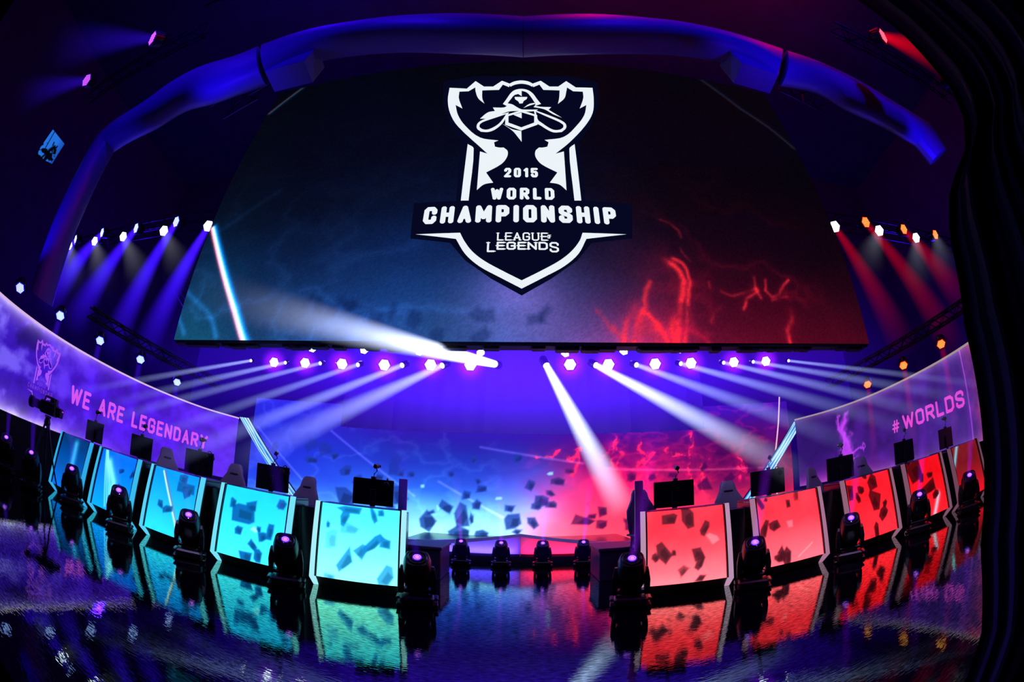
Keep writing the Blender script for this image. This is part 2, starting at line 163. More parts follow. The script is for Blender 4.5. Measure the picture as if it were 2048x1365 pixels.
# ------------------------------------------------------------------ materials
def nt(name):
    m = bpy.data.materials.new(name); m.use_nodes = True; t = m.node_tree; t.nodes.clear()
    return m, t, t.nodes.new('ShaderNodeOutputMaterial')
def L(t, a, b): t.links.new(a, b)
def surf(name, col, rough=.5, metal=0.0, noise=.15, scale=20.0, spec=.5):
    """principled surface with a slight procedural mottling"""
    m, t, out = nt(name)
    p = t.nodes.new('ShaderNodeBsdfPrincipled'); c = lin(col)
    n = t.nodes.new('ShaderNodeTexNoise'); n.inputs['Scale'].default_value = scale
    tc = t.nodes.new('ShaderNodeTexCoord'); L(t, tc.outputs['Object'], n.inputs['Vector'])
    r = t.nodes.new('ShaderNodeValToRGB'); L(t, n.outputs[0], r.inputs[0])
    r.color_ramp.elements[0].color = (*[x*(1-noise) for x in c], 1); r.color_ramp.elements[1].color = (*[min(1,x*(1+noise)) for x in c], 1)
    L(t, r.outputs[0], p.inputs['Base Color'])
    p.inputs['Roughness'].default_value = rough; p.inputs['Metallic'].default_value = metal
    p.inputs['Specular IOR Level'].default_value = spec
    L(t, p.outputs[0], out.inputs[0]); return m
def glow(name, col, s=1.0):
    m, t, out = nt(name); e = t.nodes.new('ShaderNodeEmission')
    e.inputs[0].default_value = (*lin(col), 1); e.inputs[1].default_value = s; L(t, e.outputs[0], out.inputs[0]); return m
def led(name, s=1.0):
    """LED tile surface: emission from the painted colour layer, with a fine pixel-row texture"""
    m, t, out = nt(name); a = t.nodes.new('ShaderNodeVertexColor'); a.layer_name = 'Col'
    e = t.nodes.new('ShaderNodeEmission'); L(t, a.outputs[0], e.inputs[0]); e.inputs[1].default_value = s
    g = t.nodes.new('ShaderNodeBsdfGlossy'); g.inputs[0].default_value = (.003,.003,.004,1); g.inputs[1].default_value = .6
    ad = t.nodes.new('ShaderNodeAddShader'); L(t, e.outputs[0], ad.inputs[0]); L(t, g.outputs[0], ad.inputs[1])
    L(t, ad.outputs[0], out.inputs[0]); m.cycles.emission_sampling = 'NONE'; return m
def math_node(t, op, a, b=None, clamp=False):
    n = t.nodes.new('ShaderNodeMath'); n.operation = op; n.use_clamp = clamp
    for i, x in enumerate((a, b)):
        if x is None: continue
        if isinstance(x, (int, float)): n.inputs[i].default_value = x
        else: L(t, x, n.inputs[i])
    return n.outputs[0]
def lit_haze(name, col, strength, r0, r1, length, fall=1.0, power=1.5, streak=False):
    """haze lit by a beam: emission that fades to the beam's rim and along its length (object space, +Z)"""
    m, t, out = nt(name)
    tc = t.nodes.new('ShaderNodeTexCoord'); sp = t.nodes.new('ShaderNodeSeparateXYZ'); L(t, tc.outputs['Object'], sp.inputs[0])
    x, y, z = sp.outputs
    rr = math_node(t, 'SQRT', math_node(t, 'ADD', math_node(t, 'MULTIPLY', x, x), math_node(t, 'MULTIPLY', y, y)))
    zn = math_node(t, 'DIVIDE', z, length, True)
    R = math_node(t, 'ADD', math_node(t, 'MULTIPLY', zn, r1-r0), r0)
    q = math_node(t, 'DIVIDE', rr, R)
    f = math_node(t, 'POWER', math_node(t, 'SUBTRACT', 1.0, math_node(t, 'MULTIPLY', q, q), True), power)
    g = math_node(t, 'POWER', math_node(t, 'SUBTRACT', 1.0, zn, True), fall)
    s = math_node(t, 'MULTIPLY', math_node(t, 'DIVIDE', math_node(t, 'MULTIPLY', f, g), R), strength)
    if streak:   # the gobo splits the beam into fine rays
        ax = math_node(t, 'DIVIDE', x, R); w = math_node(t, 'SINE', math_node(t, 'MULTIPLY', ax, 9.0))
        w = math_node(t, 'ADD', math_node(t, 'MULTIPLY', math_node(t, 'MULTIPLY', w, w), 1.3), .25); s = math_node(t, 'MULTIPLY', s, w)
    e = t.nodes.new('ShaderNodeEmission'); e.inputs[0].default_value = (*lin(col), 1); L(t, s, e.inputs[1])
    a = t.nodes.new('ShaderNodeVolumeAbsorption'); a.inputs['Density'].default_value = 0.0
    ad = t.nodes.new('ShaderNodeAddShader'); L(t, e.outputs[0], ad.inputs[0]); L(t, a.outputs[0], ad.inputs[1])
    L(t, ad.outputs[0], out.inputs['Volume']); return m
def glow_ball(name, col, strength, rad, power=3.0):
    m, t, out = nt(name)
    tc = t.nodes.new('ShaderNodeTexCoord'); ln = t.nodes.new('ShaderNodeVectorMath'); ln.operation = 'LENGTH'; L(t, tc.outputs['Object'], ln.inputs[0])
    q = math_node(t, 'DIVIDE', ln.outputs['Value'], rad)
    f = math_node(t, 'POWER', math_node(t, 'SUBTRACT', 1.0, q, True), power)
    e = t.nodes.new('ShaderNodeEmission'); e.inputs[0].default_value = (*lin(col), 1); L(t, math_node(t, 'MULTIPLY', f, strength), e.inputs[1])
    a = t.nodes.new('ShaderNodeVolumeAbsorption'); a.inputs['Density'].default_value = 0.0
    ad = t.nodes.new('ShaderNodeAddShader'); L(t, e.outputs[0], ad.inputs[0]); L(t, a.outputs[0], ad.inputs[1])
    L(t, ad.outputs[0], out.inputs['Volume']); return m

M = {}
M['black'] = surf('black_plastic', (14,13,18), .35)
M['black_matte'] = surf('black_matte_paint', (9,8,12), .7)
M['desk'] = surf('black_lacquered_wood', (12,11,20), .25)
M['metal'] = surf('dark_metal', (60,58,66), .3, .9)
M["truss"] = surf("truss_black", (34,34,40), .4, .6)
M['glass'] = surf('lens_glass', (20,12,40), .05, 0, 0)
M['leather'] = surf('grey_leather', (105,96,112), .45)
M['leather_dark'] = surf('black_leather', (22,20,28), .4)
M['monitor'] = surf('monitor_plastic', (10,9,20), .3)
M['arch'] = surf('stretched_arch_fabric', (92,62,172), .5, 0, .08, 2.5)  # white fabric; the blue of its lighting is put into the base colour
M['fabric'] = surf('black_stage_fabric', (10,9,14), .9, 0, .3, 8)
M['wall'] = surf('dark_hall_wall', (62,58,84), .9, 0, .3, 1.5)
M['grey'] = surf('grey_stage_edge', (150,140,140), .4)
M['riser'] = surf('white_riser_front', (205,200,205), .6, 0, .05)
M['backcloth'] = surf('backdrop_cloth', (120,118,135), .8, 0, .08, .8)

# ------------------------------------------------------------------ painting for the LED surfaces
def fbm(W, H, cx, cy, octv=4, seed=0):
    r = np.random.default_rng(seed); o = np.zeros((H, W)); amp = 1; tot = 0
    for k in range(octv):
        gx, gy = max(2,int(cx*2**k)+1), max(2,int(cy*2**k)+1)
        g = r.random((gy+1, gx+1)); X = np.linspace(0, gx-.001, W); Y = np.linspace(0, gy-.001, H)
        ix, iy = X.astype(int), Y.astype(int); fx, fy = X-ix, Y-iy; fx = fx*fx*(3-2*fx); fy = fy*fy*(3-2*fy)
        a = g[np.ix_(iy,ix)]; b = g[np.ix_(iy,ix+1)]; c = g[np.ix_(iy+1,ix)]; d = g[np.ix_(iy+1,ix+1)]
        o += amp*((a*(1-fx)+b*fx)*(1-fy)[:,None]+(c*(1-fx)+d*fx)*fy[:,None]); tot += amp; amp *= .5
    return o/tot
def polydist(X, Y, pts):
    d = np.full(X.shape, 1e9)
    for (ax, ay), (bx, by) in zip(pts[:-1], pts[1:]):
        dx, dy = bx-ax, by-ay; l = dx*dx+dy*dy+1e-12
        t = np.clip(((X-ax)*dx+(Y-ay)*dy)/l, 0, 1); d = np.minimum(d, np.hypot(X-ax-t*dx, Y-ay-t*dy))
    return d
def chunk(X, Y, cx, cy, w, h, rot, soft, r):
    """mask of one tumbling angular rock chunk"""
    n = r.integers(4, 7); a = np.sort((np.arange(n)+r.uniform(-.28,.28,n))*2*PI/n+r.uniform(0,.8)); c, s = math.cos(math.radians(rot)), math.sin(math.radians(rot))
    px = np.clip(np.cos(a)*.72,-.5,.5)*w; py = np.clip(np.sin(a)*.72,-.5,.5)*h
    px, py = cx+px*c-py*s, cy+px*s+py*c
    m = np.full(X.shape, 1e9)
    for i in range(n):
        j = (i+1) % n; ex, ey = px[j]-px[i], py[j]-py[i]; l = math.hypot(ex, ey)+1e-9
        m = np.minimum(m, ((X-px[i])*(-ey)+(Y-py[i])*ex)/l)
    return np.clip(m/soft+.5, 0, 1)
def mix(A, B, t): return A*(1-t[...,None])+np.asarray(B, float)*t[...,None]
def grad(stops, t):
    t = np.clip(t, 0, 1); xs = [s[0] for s in stops]; return np.stack([np.interp(t, xs, [s[1][k] for s in stops]) for k in range(3)], -1)
def srgb2lin(a):
    a = np.clip(a, 0, 255)/255; return np.where(a <= .04045, a/12.92, ((a+.055)/1.055)**2.4)
def sheet(name, img, fn, mat, parent=None, boost=0.0, gain=0.0):
    """mesh grid whose point colours are img (H,W,3 sRGB 0-255, row 0 = bottom); fn(U,V)->xyz arrays"""
    H, W = img.shape[:2]; U, V = np.meshgrid(np.linspace(0,1,W), np.linspace(0,1,H))
    co = np.stack(fn(U, V), -1).reshape(-1,3).astype(np.float32)
    i = (np.arange(H-1)[:,None]*W+np.arange(W-1)[None,:]).ravel()
    q = np.stack([i, i+1, i+W+1, i+W], 1).astype(np.int32)
    me = bpy.data.meshes.new(name); me.vertices.add(len(co)); me.vertices.foreach_set('co', co.ravel())
    me.loops.add(q.size); me.loops.foreach_set('vertex_index', q.ravel())
    me.polygons.add(len(q)); me.polygons.foreach_set('loop_start', np.arange(0, q.size, 4, dtype=np.int32))
    me.update(calc_edges=True)
    ca = me.color_attributes.new('Col', 'FLOAT_COLOR', 'POINT')
    c = np.ones((H*W,4), np.float32); c[:,:3] = srgb2lin(img).reshape(-1,3); c[:,0] *= 1+boost*c[:,0]; c[:,1:3] *= 1+gain*c[:,1:3]; ca.data.foreach_set('color', c.ravel())
    me.materials.append(mat); o = bpy.data.objects.new(name, me); COL.objects.link(o)
    if parent: o.parent = parent
    return o

# ------------------------------------------------------------------ lettering drawn as strokes
GL = {
 'A': (1,[[(0,0),(.5,1),(1,0)],[(.2,.3),(.8,.3)]]), 'C': (1,[[(1,.7),(1,.86),(.78,1),(.22,1),(0,.86),(0,.14),(.22,0),(.78,0),(1,.14),(1,.3)]]),
 'D': (1,[[(0,0),(0,1),(.7,1),(1,.82),(1,.18),(.7,0),(0,0)]]), 'E': (.85,[[(1,1),(0,1),(0,0),(1,0)],[(0,.52),(.85,.52)]]),
 'F': (.85,[[(1,1),(0,1),(0,0)],[(0,.52),(.85,.52)]]), 'G': (1,[[(1,.75),(1,.86),(.78,1),(.22,1),(0,.86),(0,.14),(.22,0),(.78,0),(1,.14),(1,.48),(.55,.48)]]),
 'H': (1,[[(0,0),(0,1)],[(1,0),(1,1)],[(0,.5),(1,.5)]]), 'I': (.02,[[(.5,0),(.5,1)]]), 'L': (.8,[[(0,1),(0,0),(1,0)]]),
 'M': (1.3,[[(0,0),(0,1),(.5,.25),(1,1),(1,0)]]), 'N': (1,[[(0,0),(0,1),(1,0),(1,1)]]),
 'O': (1,[[(0,.5),(0,.86),(.22,1),(.78,1),(1,.86),(1,.14),(.78,0),(.22,0),(0,.14),(0,.5)]]),
 'P': (.95,[[(0,0),(0,1),(.75,1),(1,.88),(1,.57),(.75,.44),(0,.44)]]), 'R': (1,[[(0,0),(0,1),(.75,1),(1,.88),(1,.6),(.75,.47),(0,.47)],[(.5,.47),(1,0)]]),
 'S': (1,[[(1,.76),(1,.87),(.78,1),(.22,1),(0,.87),(0,.66),(.22,.55),(.78,.45),(1,.34),(1,.13),(.78,0),(.22,0),(0,.13),(0,.24)]]),
 'U': (1,[[(0,1),(0,.14),(.22,0),(.78,0),(1,.14),(1,1)]]), 'W': (1.5,[[(0,1),(.25,0),(.5,.85),(.75,0),(1,1)]]),
 'Y': (1,[[(0,1),(.5,.45),(1,1)],[(.5,.45),(.5,0)]]), '#': (1.5,[[(.22,0),(.4,1)],[(.62,0),(.8,1)],[(0,.33),(.92,.33)],[(.1,.68),(1.02,.68)]]),
 '2': (1,[[(0,.76),(0,.86),(.22,1),(.78,1),(1,.86),(1,.62),(0,0),(1,0)]]), '0': (1,[[(0,.5),(0,.86),(.22,1),(.78,1),(1,.86),(1,.14),(.78,0),(.22,0),(0,.14),(0,.5)]]),
 '1': (.4,[[(0,.8),(1,1),(1,0)]]), '5': (1,[[(1,1),(0,1),(0,.56),(.78,.6),(1,.46),(1,.14),(.78,0),(.22,0),(0,.14),(0,.22)]]), ' ': (.5,[])}
def ribbon(pts, t):
    """each stroke as straight bars with round joints (clipped flat at the cap and base lines by the caller)"""
    pts = [Vector(p) for p in pts]; q = []
    for a, b in zip(pts[:-1], pts[1:]):
        d = (b-a); l = d.length
        if l < 1e-9: continue
        d /= l; n = Vector((-d.y, d.x))*t/2; q.append((a+n, a-n, b-n, b+n))
    for k, p in enumerate(pts):
        q.append(tuple(p+Vector((math.cos(PI/4*i+PI/8), math.sin(PI/4*i+PI/8)))*t/2*1.06 for i in range(8)))
    return q
def lettering(mb, text, x0, x1, z0, z1, stroke, fn, slant=0.0, serif=False, gap=.42, big=(), on_word=None):
    """fits text in the box; fn(x,z)->3D point"""
    Ht = z1-z0; ws = [GL[c][0] for c in text]; tot = sum(ws)+gap*(len(text)-1); unit = (x1-x0-stroke)/tot; x = x0+stroke/2
    for k, c in enumerate(text):
        w, strokes = GL[c]; sc = 1.28 if k in big else 1.0
        for s in strokes:
            P = [(x+a*w*unit+slant*b*Ht, z1-stroke/2-(1-b)*(Ht*sc-stroke)) for a, b in s]
            qs = ribbon(P, stroke)
            if serif:
                for e in (P[0], P[-1]):
                    if Vector(P[0])-Vector(P[-1]) and len(P) < 7:
                        qs += ribbon([(e[0]-stroke*.8, e[1]), (e[0]+stroke*.8, e[1])], stroke*.5)
            lo = z1-(Ht*sc)
            for q in qs: mb.add([fn(p.x, min(z1, max(lo, p.y))) for p in q], [tuple(range(len(q)))])
        if c == ' ' and on_word: on_word()
        x += (w+gap)*unit

# ------------------------------------------------------------------ camera (15 mm full-frame fisheye, tilted up)
cam = bpy.data.cameras.new('camera'); cam_o = bpy.data.objects.new('camera', cam); COL.objects.link(cam_o)
cam.type = 'PANO'
CP = cam.cycles if hasattr(cam, 'cycles') else cam
CP.panorama_type = 'FISHEYE_EQUISOLID'; CP.fisheye_lens = 15.0; CP.fisheye_fov = PI
cam.sensor_width = 36.0; cam.sensor_height = 24.0; cam.sensor_fit = 'HORIZONTAL'; cam.clip_start = .05; cam.clip_end = 200
EYE = 1.25
cam_o.location = (0, 0, EYE)
p_, r_, y_ = math.radians(21.25), math.radians(.875), math.radians(1.5)
Rr = Matrix.Rotation(r_, 3, 'Z'); Rp = Matrix.Rotation(PI/2+p_, 3, 'X'); Ry = Matrix.Rotation(y_, 3, 'Z')
cam_o.matrix_world = Matrix.Translation((0,0,EYE)) @ (Ry @ Rp @ Rr).to_4x4()
scene.camera = cam_o

# ------------------------------------------------------------------ setting
def plain(name, pts, mat, kind='structure'):
    mb = MB(); mb.add(pts, [tuple(range(len(pts)))]); o = mb.build(name, mat); o['kind'] = kind; return o
def floor_mat():
    m, t, out = nt('gloss_black_stage_floor')
    tc = t.nodes.new('ShaderNodeTexCoord'); geo = t.nodes.new('ShaderNodeNewGeometry')
    # ripple of the film, stretched sideways
    mp = t.nodes.new('ShaderNodeMapping'); mp.inputs['Scale'].default_value = (15.0, 52.0, 1); L(t, tc.outputs['Object'], mp.inputs['Vector'])
    n = t.nodes.new('ShaderNodeTexNoise'); n.inputs['Scale'].default_value = 1.0; n.inputs['Detail'].default_value = 1.5; L(t, mp.outputs[0], n.inputs['Vector'])
    n2 = t.nodes.new('ShaderNodeTexNoise'); n2.inputs['Scale'].default_value = 1.3; n2.inputs['Detail'].default_value = 0; L(t, tc.outputs['Object'], n2.inputs['Vector'])
    b = t.nodes.new('ShaderNodeBump'); b.inputs['Strength'].default_value = .24; b.inputs['Distance'].default_value = .0022; L(t, n.outputs[0], b.inputs['Height'])
    # each floor panel lies a hair out of level
    sn = t.nodes.new('ShaderNodeVectorMath'); sn.operation = 'FLOOR'; L(t, tc.outputs['Object'], sn.inputs[0])
    wn = t.nodes.new('ShaderNodeTexWhiteNoise'); wn.noise_dimensions = '2D'; L(t, sn.outputs[0], wn.inputs['Vector'])
    sb = t.nodes.new('ShaderNodeVectorMath'); sb.operation = 'SUBTRACT'; L(t, wn.outputs['Color'], sb.inputs[0]); sb.inputs[1].default_value = (.5,.5,.5)
    sc = t.nodes.new('ShaderNodeVectorMath'); sc.operation = 'MULTIPLY'; L(t, sb.outputs[0], sc.inputs[0]); sc.inputs[1].default_value = (.006,.006,0)
    ad = t.nodes.new('ShaderNodeVectorMath'); ad.operation = 'ADD'; L(t, b.outputs[0], ad.inputs[0]); L(t, sc.outputs[0], ad.inputs[1])
    nr = t.nodes.new('ShaderNodeVectorMath'); nr.operation = 'NORMALIZE'; L(t, ad.outputs[0], nr.inputs[0])
    g = t.nodes.new('ShaderNodeBsdfGlossy'); g.inputs[0].default_value = (.64,.86,.70,1); g.inputs[1].default_value = .02; L(t, nr.outputs[0], g.inputs['Normal'])
    d = t.nodes.new('ShaderNodeBsdfDiffuse'); d.inputs[0].default_value = (.004,.003,.012,1)
    fr = t.nodes.new('ShaderNodeFresnel'); fr.inputs['IOR'].default_value = 1.6; vr = math_node(t, 'ADD', math_node(t, 'MULTIPLY', math_node(t, 'SUBTRACT', n.outputs[0], .5), 2.6), 1.0); vr = math_node(t, 'MAXIMUM', vr, .35); fk = math_node(t, 'MULTIPLY', math_node(t, 'MULTIPLY', fr.outputs[0], 2.0), vr, True); s = t.nodes.new('ShaderNodeMixShader'); L(t, fk, s.inputs[0]); L(t, d.outputs[0], s.inputs[1]); L(t, g.outputs[0], s.inputs[2]); L(t, s.outputs[0], out.inputs[0])
    return m
plain('floor', [(-22,-6,0),(22,-6,0),(22,15,0),(-22,15,0)], floor_mat())
plain('wall_back', [(-22,14,0),(22,14,0),(22,14,18),(-22,14,18)], M['wall'])
plain('wall_left', [(-21,-6,0),(-21,15,0),(-21,15,18),(-21,-6,18)], M['wall'])
plain('wall_right', [(21,-6,0),(21,-6,18),(21,15,18),(21,15,0)], M['wall'])
plain('ceiling', [(-22,-6,17),(-22,15,17),(22,15,17),(22,-6,17)], M['wall'])

# ------------------------------------------------------------------ main LED screen
SX0, SX1, SZ0, SZ1, SY = -7.2, 7.2, 3.58, 11.5, 6.09
def paint_main():
    W, H = 520, 286; x = np.linspace(SX0, SX1, W); z = np.linspace(SZ0, SZ1, H); X, Z = np.meshgrid(x, z)
    v = (Z-SZ0)/(SZ1-SZ0); n = fbm(W,H,9,5,5,1); n2 = fbm(W,H,5,4,4,2); fine = np.random.default_rng(3).random((H,W))
    left = grad([(0,(20,50,92)),(.1,(14,42,86)),(.22,(9,26,62)),(.36,(6,14,38)),(.55,(5,7,22)),(1,(2,4,10))], v+.16*(n2-.5)+.12*(n-.5))
    right = grad([(0,(64,6,26)),(.12,(38,4,20)),(.25,(16,3,14)),(.5,(6,3,13)),(1,(4,3,12))], v+.12*(n2-.5)+.1*(n-.5))
    k = 1/(1+np.exp(-(X-1.2+1.2*(n2-.5))*1.6)); img = left*(1-k[...,None])+right*k[...,None]
    teal = np.exp(-((X+6.6)/1.3)**2)*np.exp(-(Z-3.6)/1.6); img += teal[...,None]*np.array((0,30,22))
    c = np.exp(-((X+1.2)/3.0)**2)*np.exp(-(Z-3.5)/.8); img += c[...,None]*np.array((24,40,74))*(.2+1.4*n[...,None])
    c = np.exp(-((X+.1)/.8)**2)*np.exp(-((Z-4.25)/.75)**2); img += c[...,None]*np.array((120,80,150))*(.3+1.3*n2[...,None])*.75
    c = np.exp(-((X-1.3)/1.4)**2)*np.exp(-(Z-3.5)/.8); img += c[...,None]*np.array((50,14,42))
    c = np.exp(-((X-3.4)/2.6)**2)*np.exp(-(Z-3.5)/1.0); img += c[...,None]*np.array((40,3,10))*(.5+n[...,None])
    wl = np.exp(-((Z-5.6-.5*(X+1))/1.4)**2)*np.exp(-((X+2.2)/1.4)**2); img += wl[...,None]*np.array((6,20,50))*n[...,None]
    # filaments
    rid = 1-np.abs(fbm(W,H,8,6,5,5)-.5)*9; rid = np.clip(rid,0,1)**2
    img += (rid*np.exp(-(Z-3.5)/1.4)*np.clip((X-1.5)/1,0,1)*np.clip((6.3-X)/1,0,1))[...,None]*np.array((70,5,10))
    img += (rid*np.exp(-(Z-3.5)/1.6)*np.clip((.5-X)/2,0,1))[...,None]*np.array((14,26,44))
    for w, s, pts in FLAMES:
        jx = (fbm(W,H,24,16,3,9)-.5)*.16; d = polydist(X+jx, Z+jx*.6, pts); ww = .02*w
        m = np.exp(-(d/ww)**2)*s; brk = np.clip(fbm(W,H,44,26,3,12)*2.6-.5,.15,1); img = mix(img, (236,44,58), np.clip(m*.95,0,1)*brk*(.85 if w < 4 else .6))
        img += (np.exp(-(d/(ww*3.4))**2)*s*.16)[...,None]*np.array((110,6,20))
    for i, pts in enumerate(WISPS):
        d = polydist(X+(n-.5)*.1, Z, pts); img += (np.exp(-(d/.07)**2)*(.5 if i < 2 else .1))[...,None]*np.array((22,80,140))*(.3+n[...,None])
    # light streaks
    for pts, s in ((STREAK_A,1),(STREAK_B,.16),(STREAK_C,.07)):
        d = polydist(X, Z, pts); dl = polydist(X-.055, Z, pts); dr = polydist(X+.055, Z, pts)
        img += (np.exp(-(dl/.085)**2)*s)[...,None]*np.array((0,120,220)) + (np.exp(-(dr/.05)**2)*s)[...,None]*np.array((200,40,30)) + (np.exp(-(d/.05)**2)*s)[...,None]*np.array((200,230,230))
    r = np.random.default_rng(4)
    for q in range(16):   # faint rocks near the lower edge
        m = chunk(X,Z,r.uniform(-5,.5),r.uniform(3.6,4.3),r.uniform(.1,.35),r.uniform(.15,.4),r.uniform(-40,40),.09,r); img = mix(img, (12,30,80), m*.4)
    img += ((fine-.5)*7)[...,None]*(0.4+img/60)
    return np.clip(img,0,255)
scr = empty('led_screen', (0, SY, SZ0)); tag(scr, 'giant flat hanging screen with the white championship trophy emblem over blue and red smoke', 'screen')
o = sheet('display_face', paint_main(), lambda U, V: (SX0+(SX1-SX0)*U, np.full(U.shape,-.06), (SZ1-SZ0)*V), led('main_screen_led'), scr, boost=.3)
mb = MB(); mb.box((0,.09,(SZ1-SZ0)/2),(14.42,.26,SZ1-SZ0+.02)); mb.build('cabinet', M['black_matte'], scr)
mb = MB(); mb.box((0,.06,-.03),(14.3,.2,.05))
for q in range(62):
    mb.box((random.uniform(-7,7),.06,-.07),(random.uniform(.12,.4),.16,random.uniform(.03,.09)), bev=.012)
mb.build('bottom_rail', M['black_matte'], scr)
on = lambda dy: (lambda x, z: (x, dy, z-SZ0))
W_ = glow('screen_white', (236,244,250), 1.0); NAVY = glow('emblem_navy', (5,8,32), 1.0)
mb = MB(); mb.poly([on(-.075)(*p) for p in EMBLEM['back']]); mb.build('emblem_backing', NAVY, scr)
WHITE_PARTS = ['cupL','cupR','archtop','pillarL','pillarR','shieldL','shieldR','hood','visor','brow','loopL_o','loopR_o','drop']
def emblem(fn_for, parent, white, dark, s=1):
    root = None
    for k in WHITE_PARTS:
        mb = MB(); mb.poly([fn_for(0)(*p) for p in smooth_outline(EMBLEM[k])]); o_ = mb.build('emblem' if root is None else 'emblem_shape', white, root or parent); root = root or o_
    for k in ('loopL_i','loopR_i'):
        mb = MB(); mb.poly([fn_for(1)(*p) for p in smooth_outline(EMBLEM[k])]); mb.build('emblem_inlay', dark, root)
    mb = MB(); mb.poly([fn_for(2)(*p) for p in EMBLEM['hexo']]); mb.build('emblem_gem', white, root)
    mb = MB(); mb.poly([fn_for(3)(*p) for p in EMBLEM['hexi']]); mb.build('emblem_gem_inlay', dark, root)
    mb = MB(); mb.poly([fn_for(4)(*p) for p in EMBLEM['tri']]); mb.build('emblem_gem_highlight', white, root)
emblem(lambda k: on(-.09-.012*k), scr, W_, NAVY)
TB = TEXTBOX
def words_on(fn, parent, mat, S=1.0):
    mb = MB(); tb = lambda k: (TB[k][0][0], TB[k][1][0], TB[k][1][1], TB[k][0][1])
    lettering(mb, '2015', *tb('2015'), .058*S, fn, gap=1.35); mb.build('lettering', mat, parent); mb = MB()
    lettering(mb, 'WORLD', *tb('WORLD'), .068*S, fn, gap=1.25); mb.build('lettering', mat, parent); mb = MB()
    lettering(mb, 'CHAMPIONSHIP', *tb('CHAMPIONSHIP'), .098*S, fn, gap=1.15)
    return mb.build('lettering', mat, parent)
words_on(on(-.1), scr, W_)
mb = MB(); tb = lambda k: (TB[k][0][0], TB[k][1][0], TB[k][1][1], TB[k][0][1])
lettering(mb, 'LEAGUE', *tb('LEAGUE'), .027, on(-.1), serif=True, gap=.55); mb.build('lettering', W_, scr); mb = MB()
lettering(mb, 'OF', *tb('OF'), .013, on(-.1), gap=.4); mb.build('lettering', W_, scr); mb = MB()
x0, x1, z0, z1 = tb('LEGENDS')
lettering(mb, 'LEGENDS', x0, x1, z0+.06, z1-.02, .034, on(-.1), serif=True, gap=.5, big=(0,6))
mb.build('lettering', W_, scr)

# ------------------------------------------------------------------ rear LED wall
LY = 10.4; LX0, LX1, LZ0, LZ1 = -7.7, 7.7, .02, 3.45
def paint_wall():
    W, H = 620, 138; X, Z = np.meshgrid(np.linspace(LX0,LX1,W), np.linspace(LZ0,LZ1,H))
    n = fbm(W,H,16,5,5,21); n2 = fbm(W,H,8,3,4,22); v = Z/2.8
    blue = grad([(0,(125,228,255)),(.28,(90,185,250)),(.48,(44,108,228)),(.7,(28,58,180)),(1,(26,34,140)),(1.2,(24,16,110))], v+.25*(n2-.5))
    red = grad([(0,(255,90,105)),(.3,(255,60,85)),(.55,(205,25,80)),(.8,(110,10,80)),(1.2,(60,8,90))], v+.3*(n2-.5))
    k = 1/(1+np.exp(-(X-.75+1.4*(n2-.5))*2.6)); img = blue*(1-k[...,None])+red*k[...,None]
    far = np.clip((X-2.6)/2.6,0,1); img = mix(img, (84,6,48), far*.85*np.clip(v*1.6,.35,1)); img = mix(img, (52,16,150), np.clip((Z-2.3)/1.0,0,1)*.85)
    fl = np.clip((-X-3.0)/3.5,0,1); img = mix(img, (28,46,205), fl*.8*np.clip(v*1.6+.1,.2,1))
    c = np.exp(-((X-.3)/1.2)**2)*np.exp(-((Z-.9)/1.0)**2); img += c[...,None]*np.array((60,40,60))
    c = np.exp(-((X+2.0)/1.8)**2)*np.exp(-((Z-.4)/.5)**2); img += c[...,None]*np.array((50,40,10))
    rid = np.clip(1-np.abs(n-.5)*10,0,1)**1.5; img += (rid*np.clip(-X,0,1))[...,None]*np.array((40,60,50))*.28
    r2 = np.clip(1-np.abs(fbm(W,H,14,7,5,25)-.5)*14,0,1); img += (r2*np.clip(X-1.6,0,1)*np.clip(v,.2,1))[...,None]*np.array((120,15,20))*.35
    jx = (fbm(W,H,60,16,4,28)-.5)*.5
    for pts in WALL_FLAMES:
        d = polydist(X+jx, Z+jx, pts); bk = np.clip(fbm(W,H,70,18,3,29)*2.4-.45,.1,1); img = mix(img, (255,50,72), np.exp(-(d/.032)**2)*.85*bk); img += (np.exp(-(d/.2)**2)*.3*bk)[...,None]*np.array((120,10,30))
    for a in [((-7.5,2.6),(-5.8,1.3)),((-5,2.7),(-2.6,1.2)),((-2,1.6),(-.3,.7)),((-1.0,2.5),(1.5,2.1)),((2,1.95),(7,1.6))]:
        d = polydist(X, Z, a); img += (np.exp(-(d/.03)**2)*.3)[...,None]*np.array((150,120,150))
    r = np.random.default_rng(31)
    for cx, cz, w, h in WALL_DEBRIS:
        m = chunk(X,Z,cx,cz,w*1.15,h*1.15,r.uniform(-30,30),.05,r); t = 1/(1+math.exp(-(cx-.9)*3))
        col = np.array((20,60,150))*(1-t)+np.array((95,14,48))*t; img = mix(img, col, m*.75); m2 = chunk(X,Z,cx+w*.15,cz-h*.12,w*.8,h*.7,r.uniform(-30,30),.05,r)*m; img = mix(img, col*.55, m2*.5)
    for q in range(26):
        cx = r.choice([-1,1])*r.uniform(2.6,7); cz = r.uniform(.2,2.3)
        m = chunk(X,Z,cx,cz,r.uniform(.15,.45),r.uniform(.15,.4),r.uniform(-45,45),.06,r); img = mix(img, (22,50,150) if cx < 0 else (60,6,34), m*.7)
    for cx, cz, w, h in WALL_LIGHT:
        m = chunk(X,Z,cx,cz,w,h,5,.03,r); img = mix(img, (150,240,255) if cx < 1 else (255,170,190), m*.8)
    return np.clip(img,0,255)
lw = empty('led_wall', (0, LY, 0)); tag(lw, 'wide low screen wall behind the stage showing shattering rock between blue and red fire', 'screen')
sheet('display_face', paint_wall(), lambda U, V: (LX0+(LX1-LX0)*U, np.full(U.shape,-.05), LZ0+(LZ1-LZ0)*V), led('led_wall_surface'), lw, boost=.9, gain=.35)
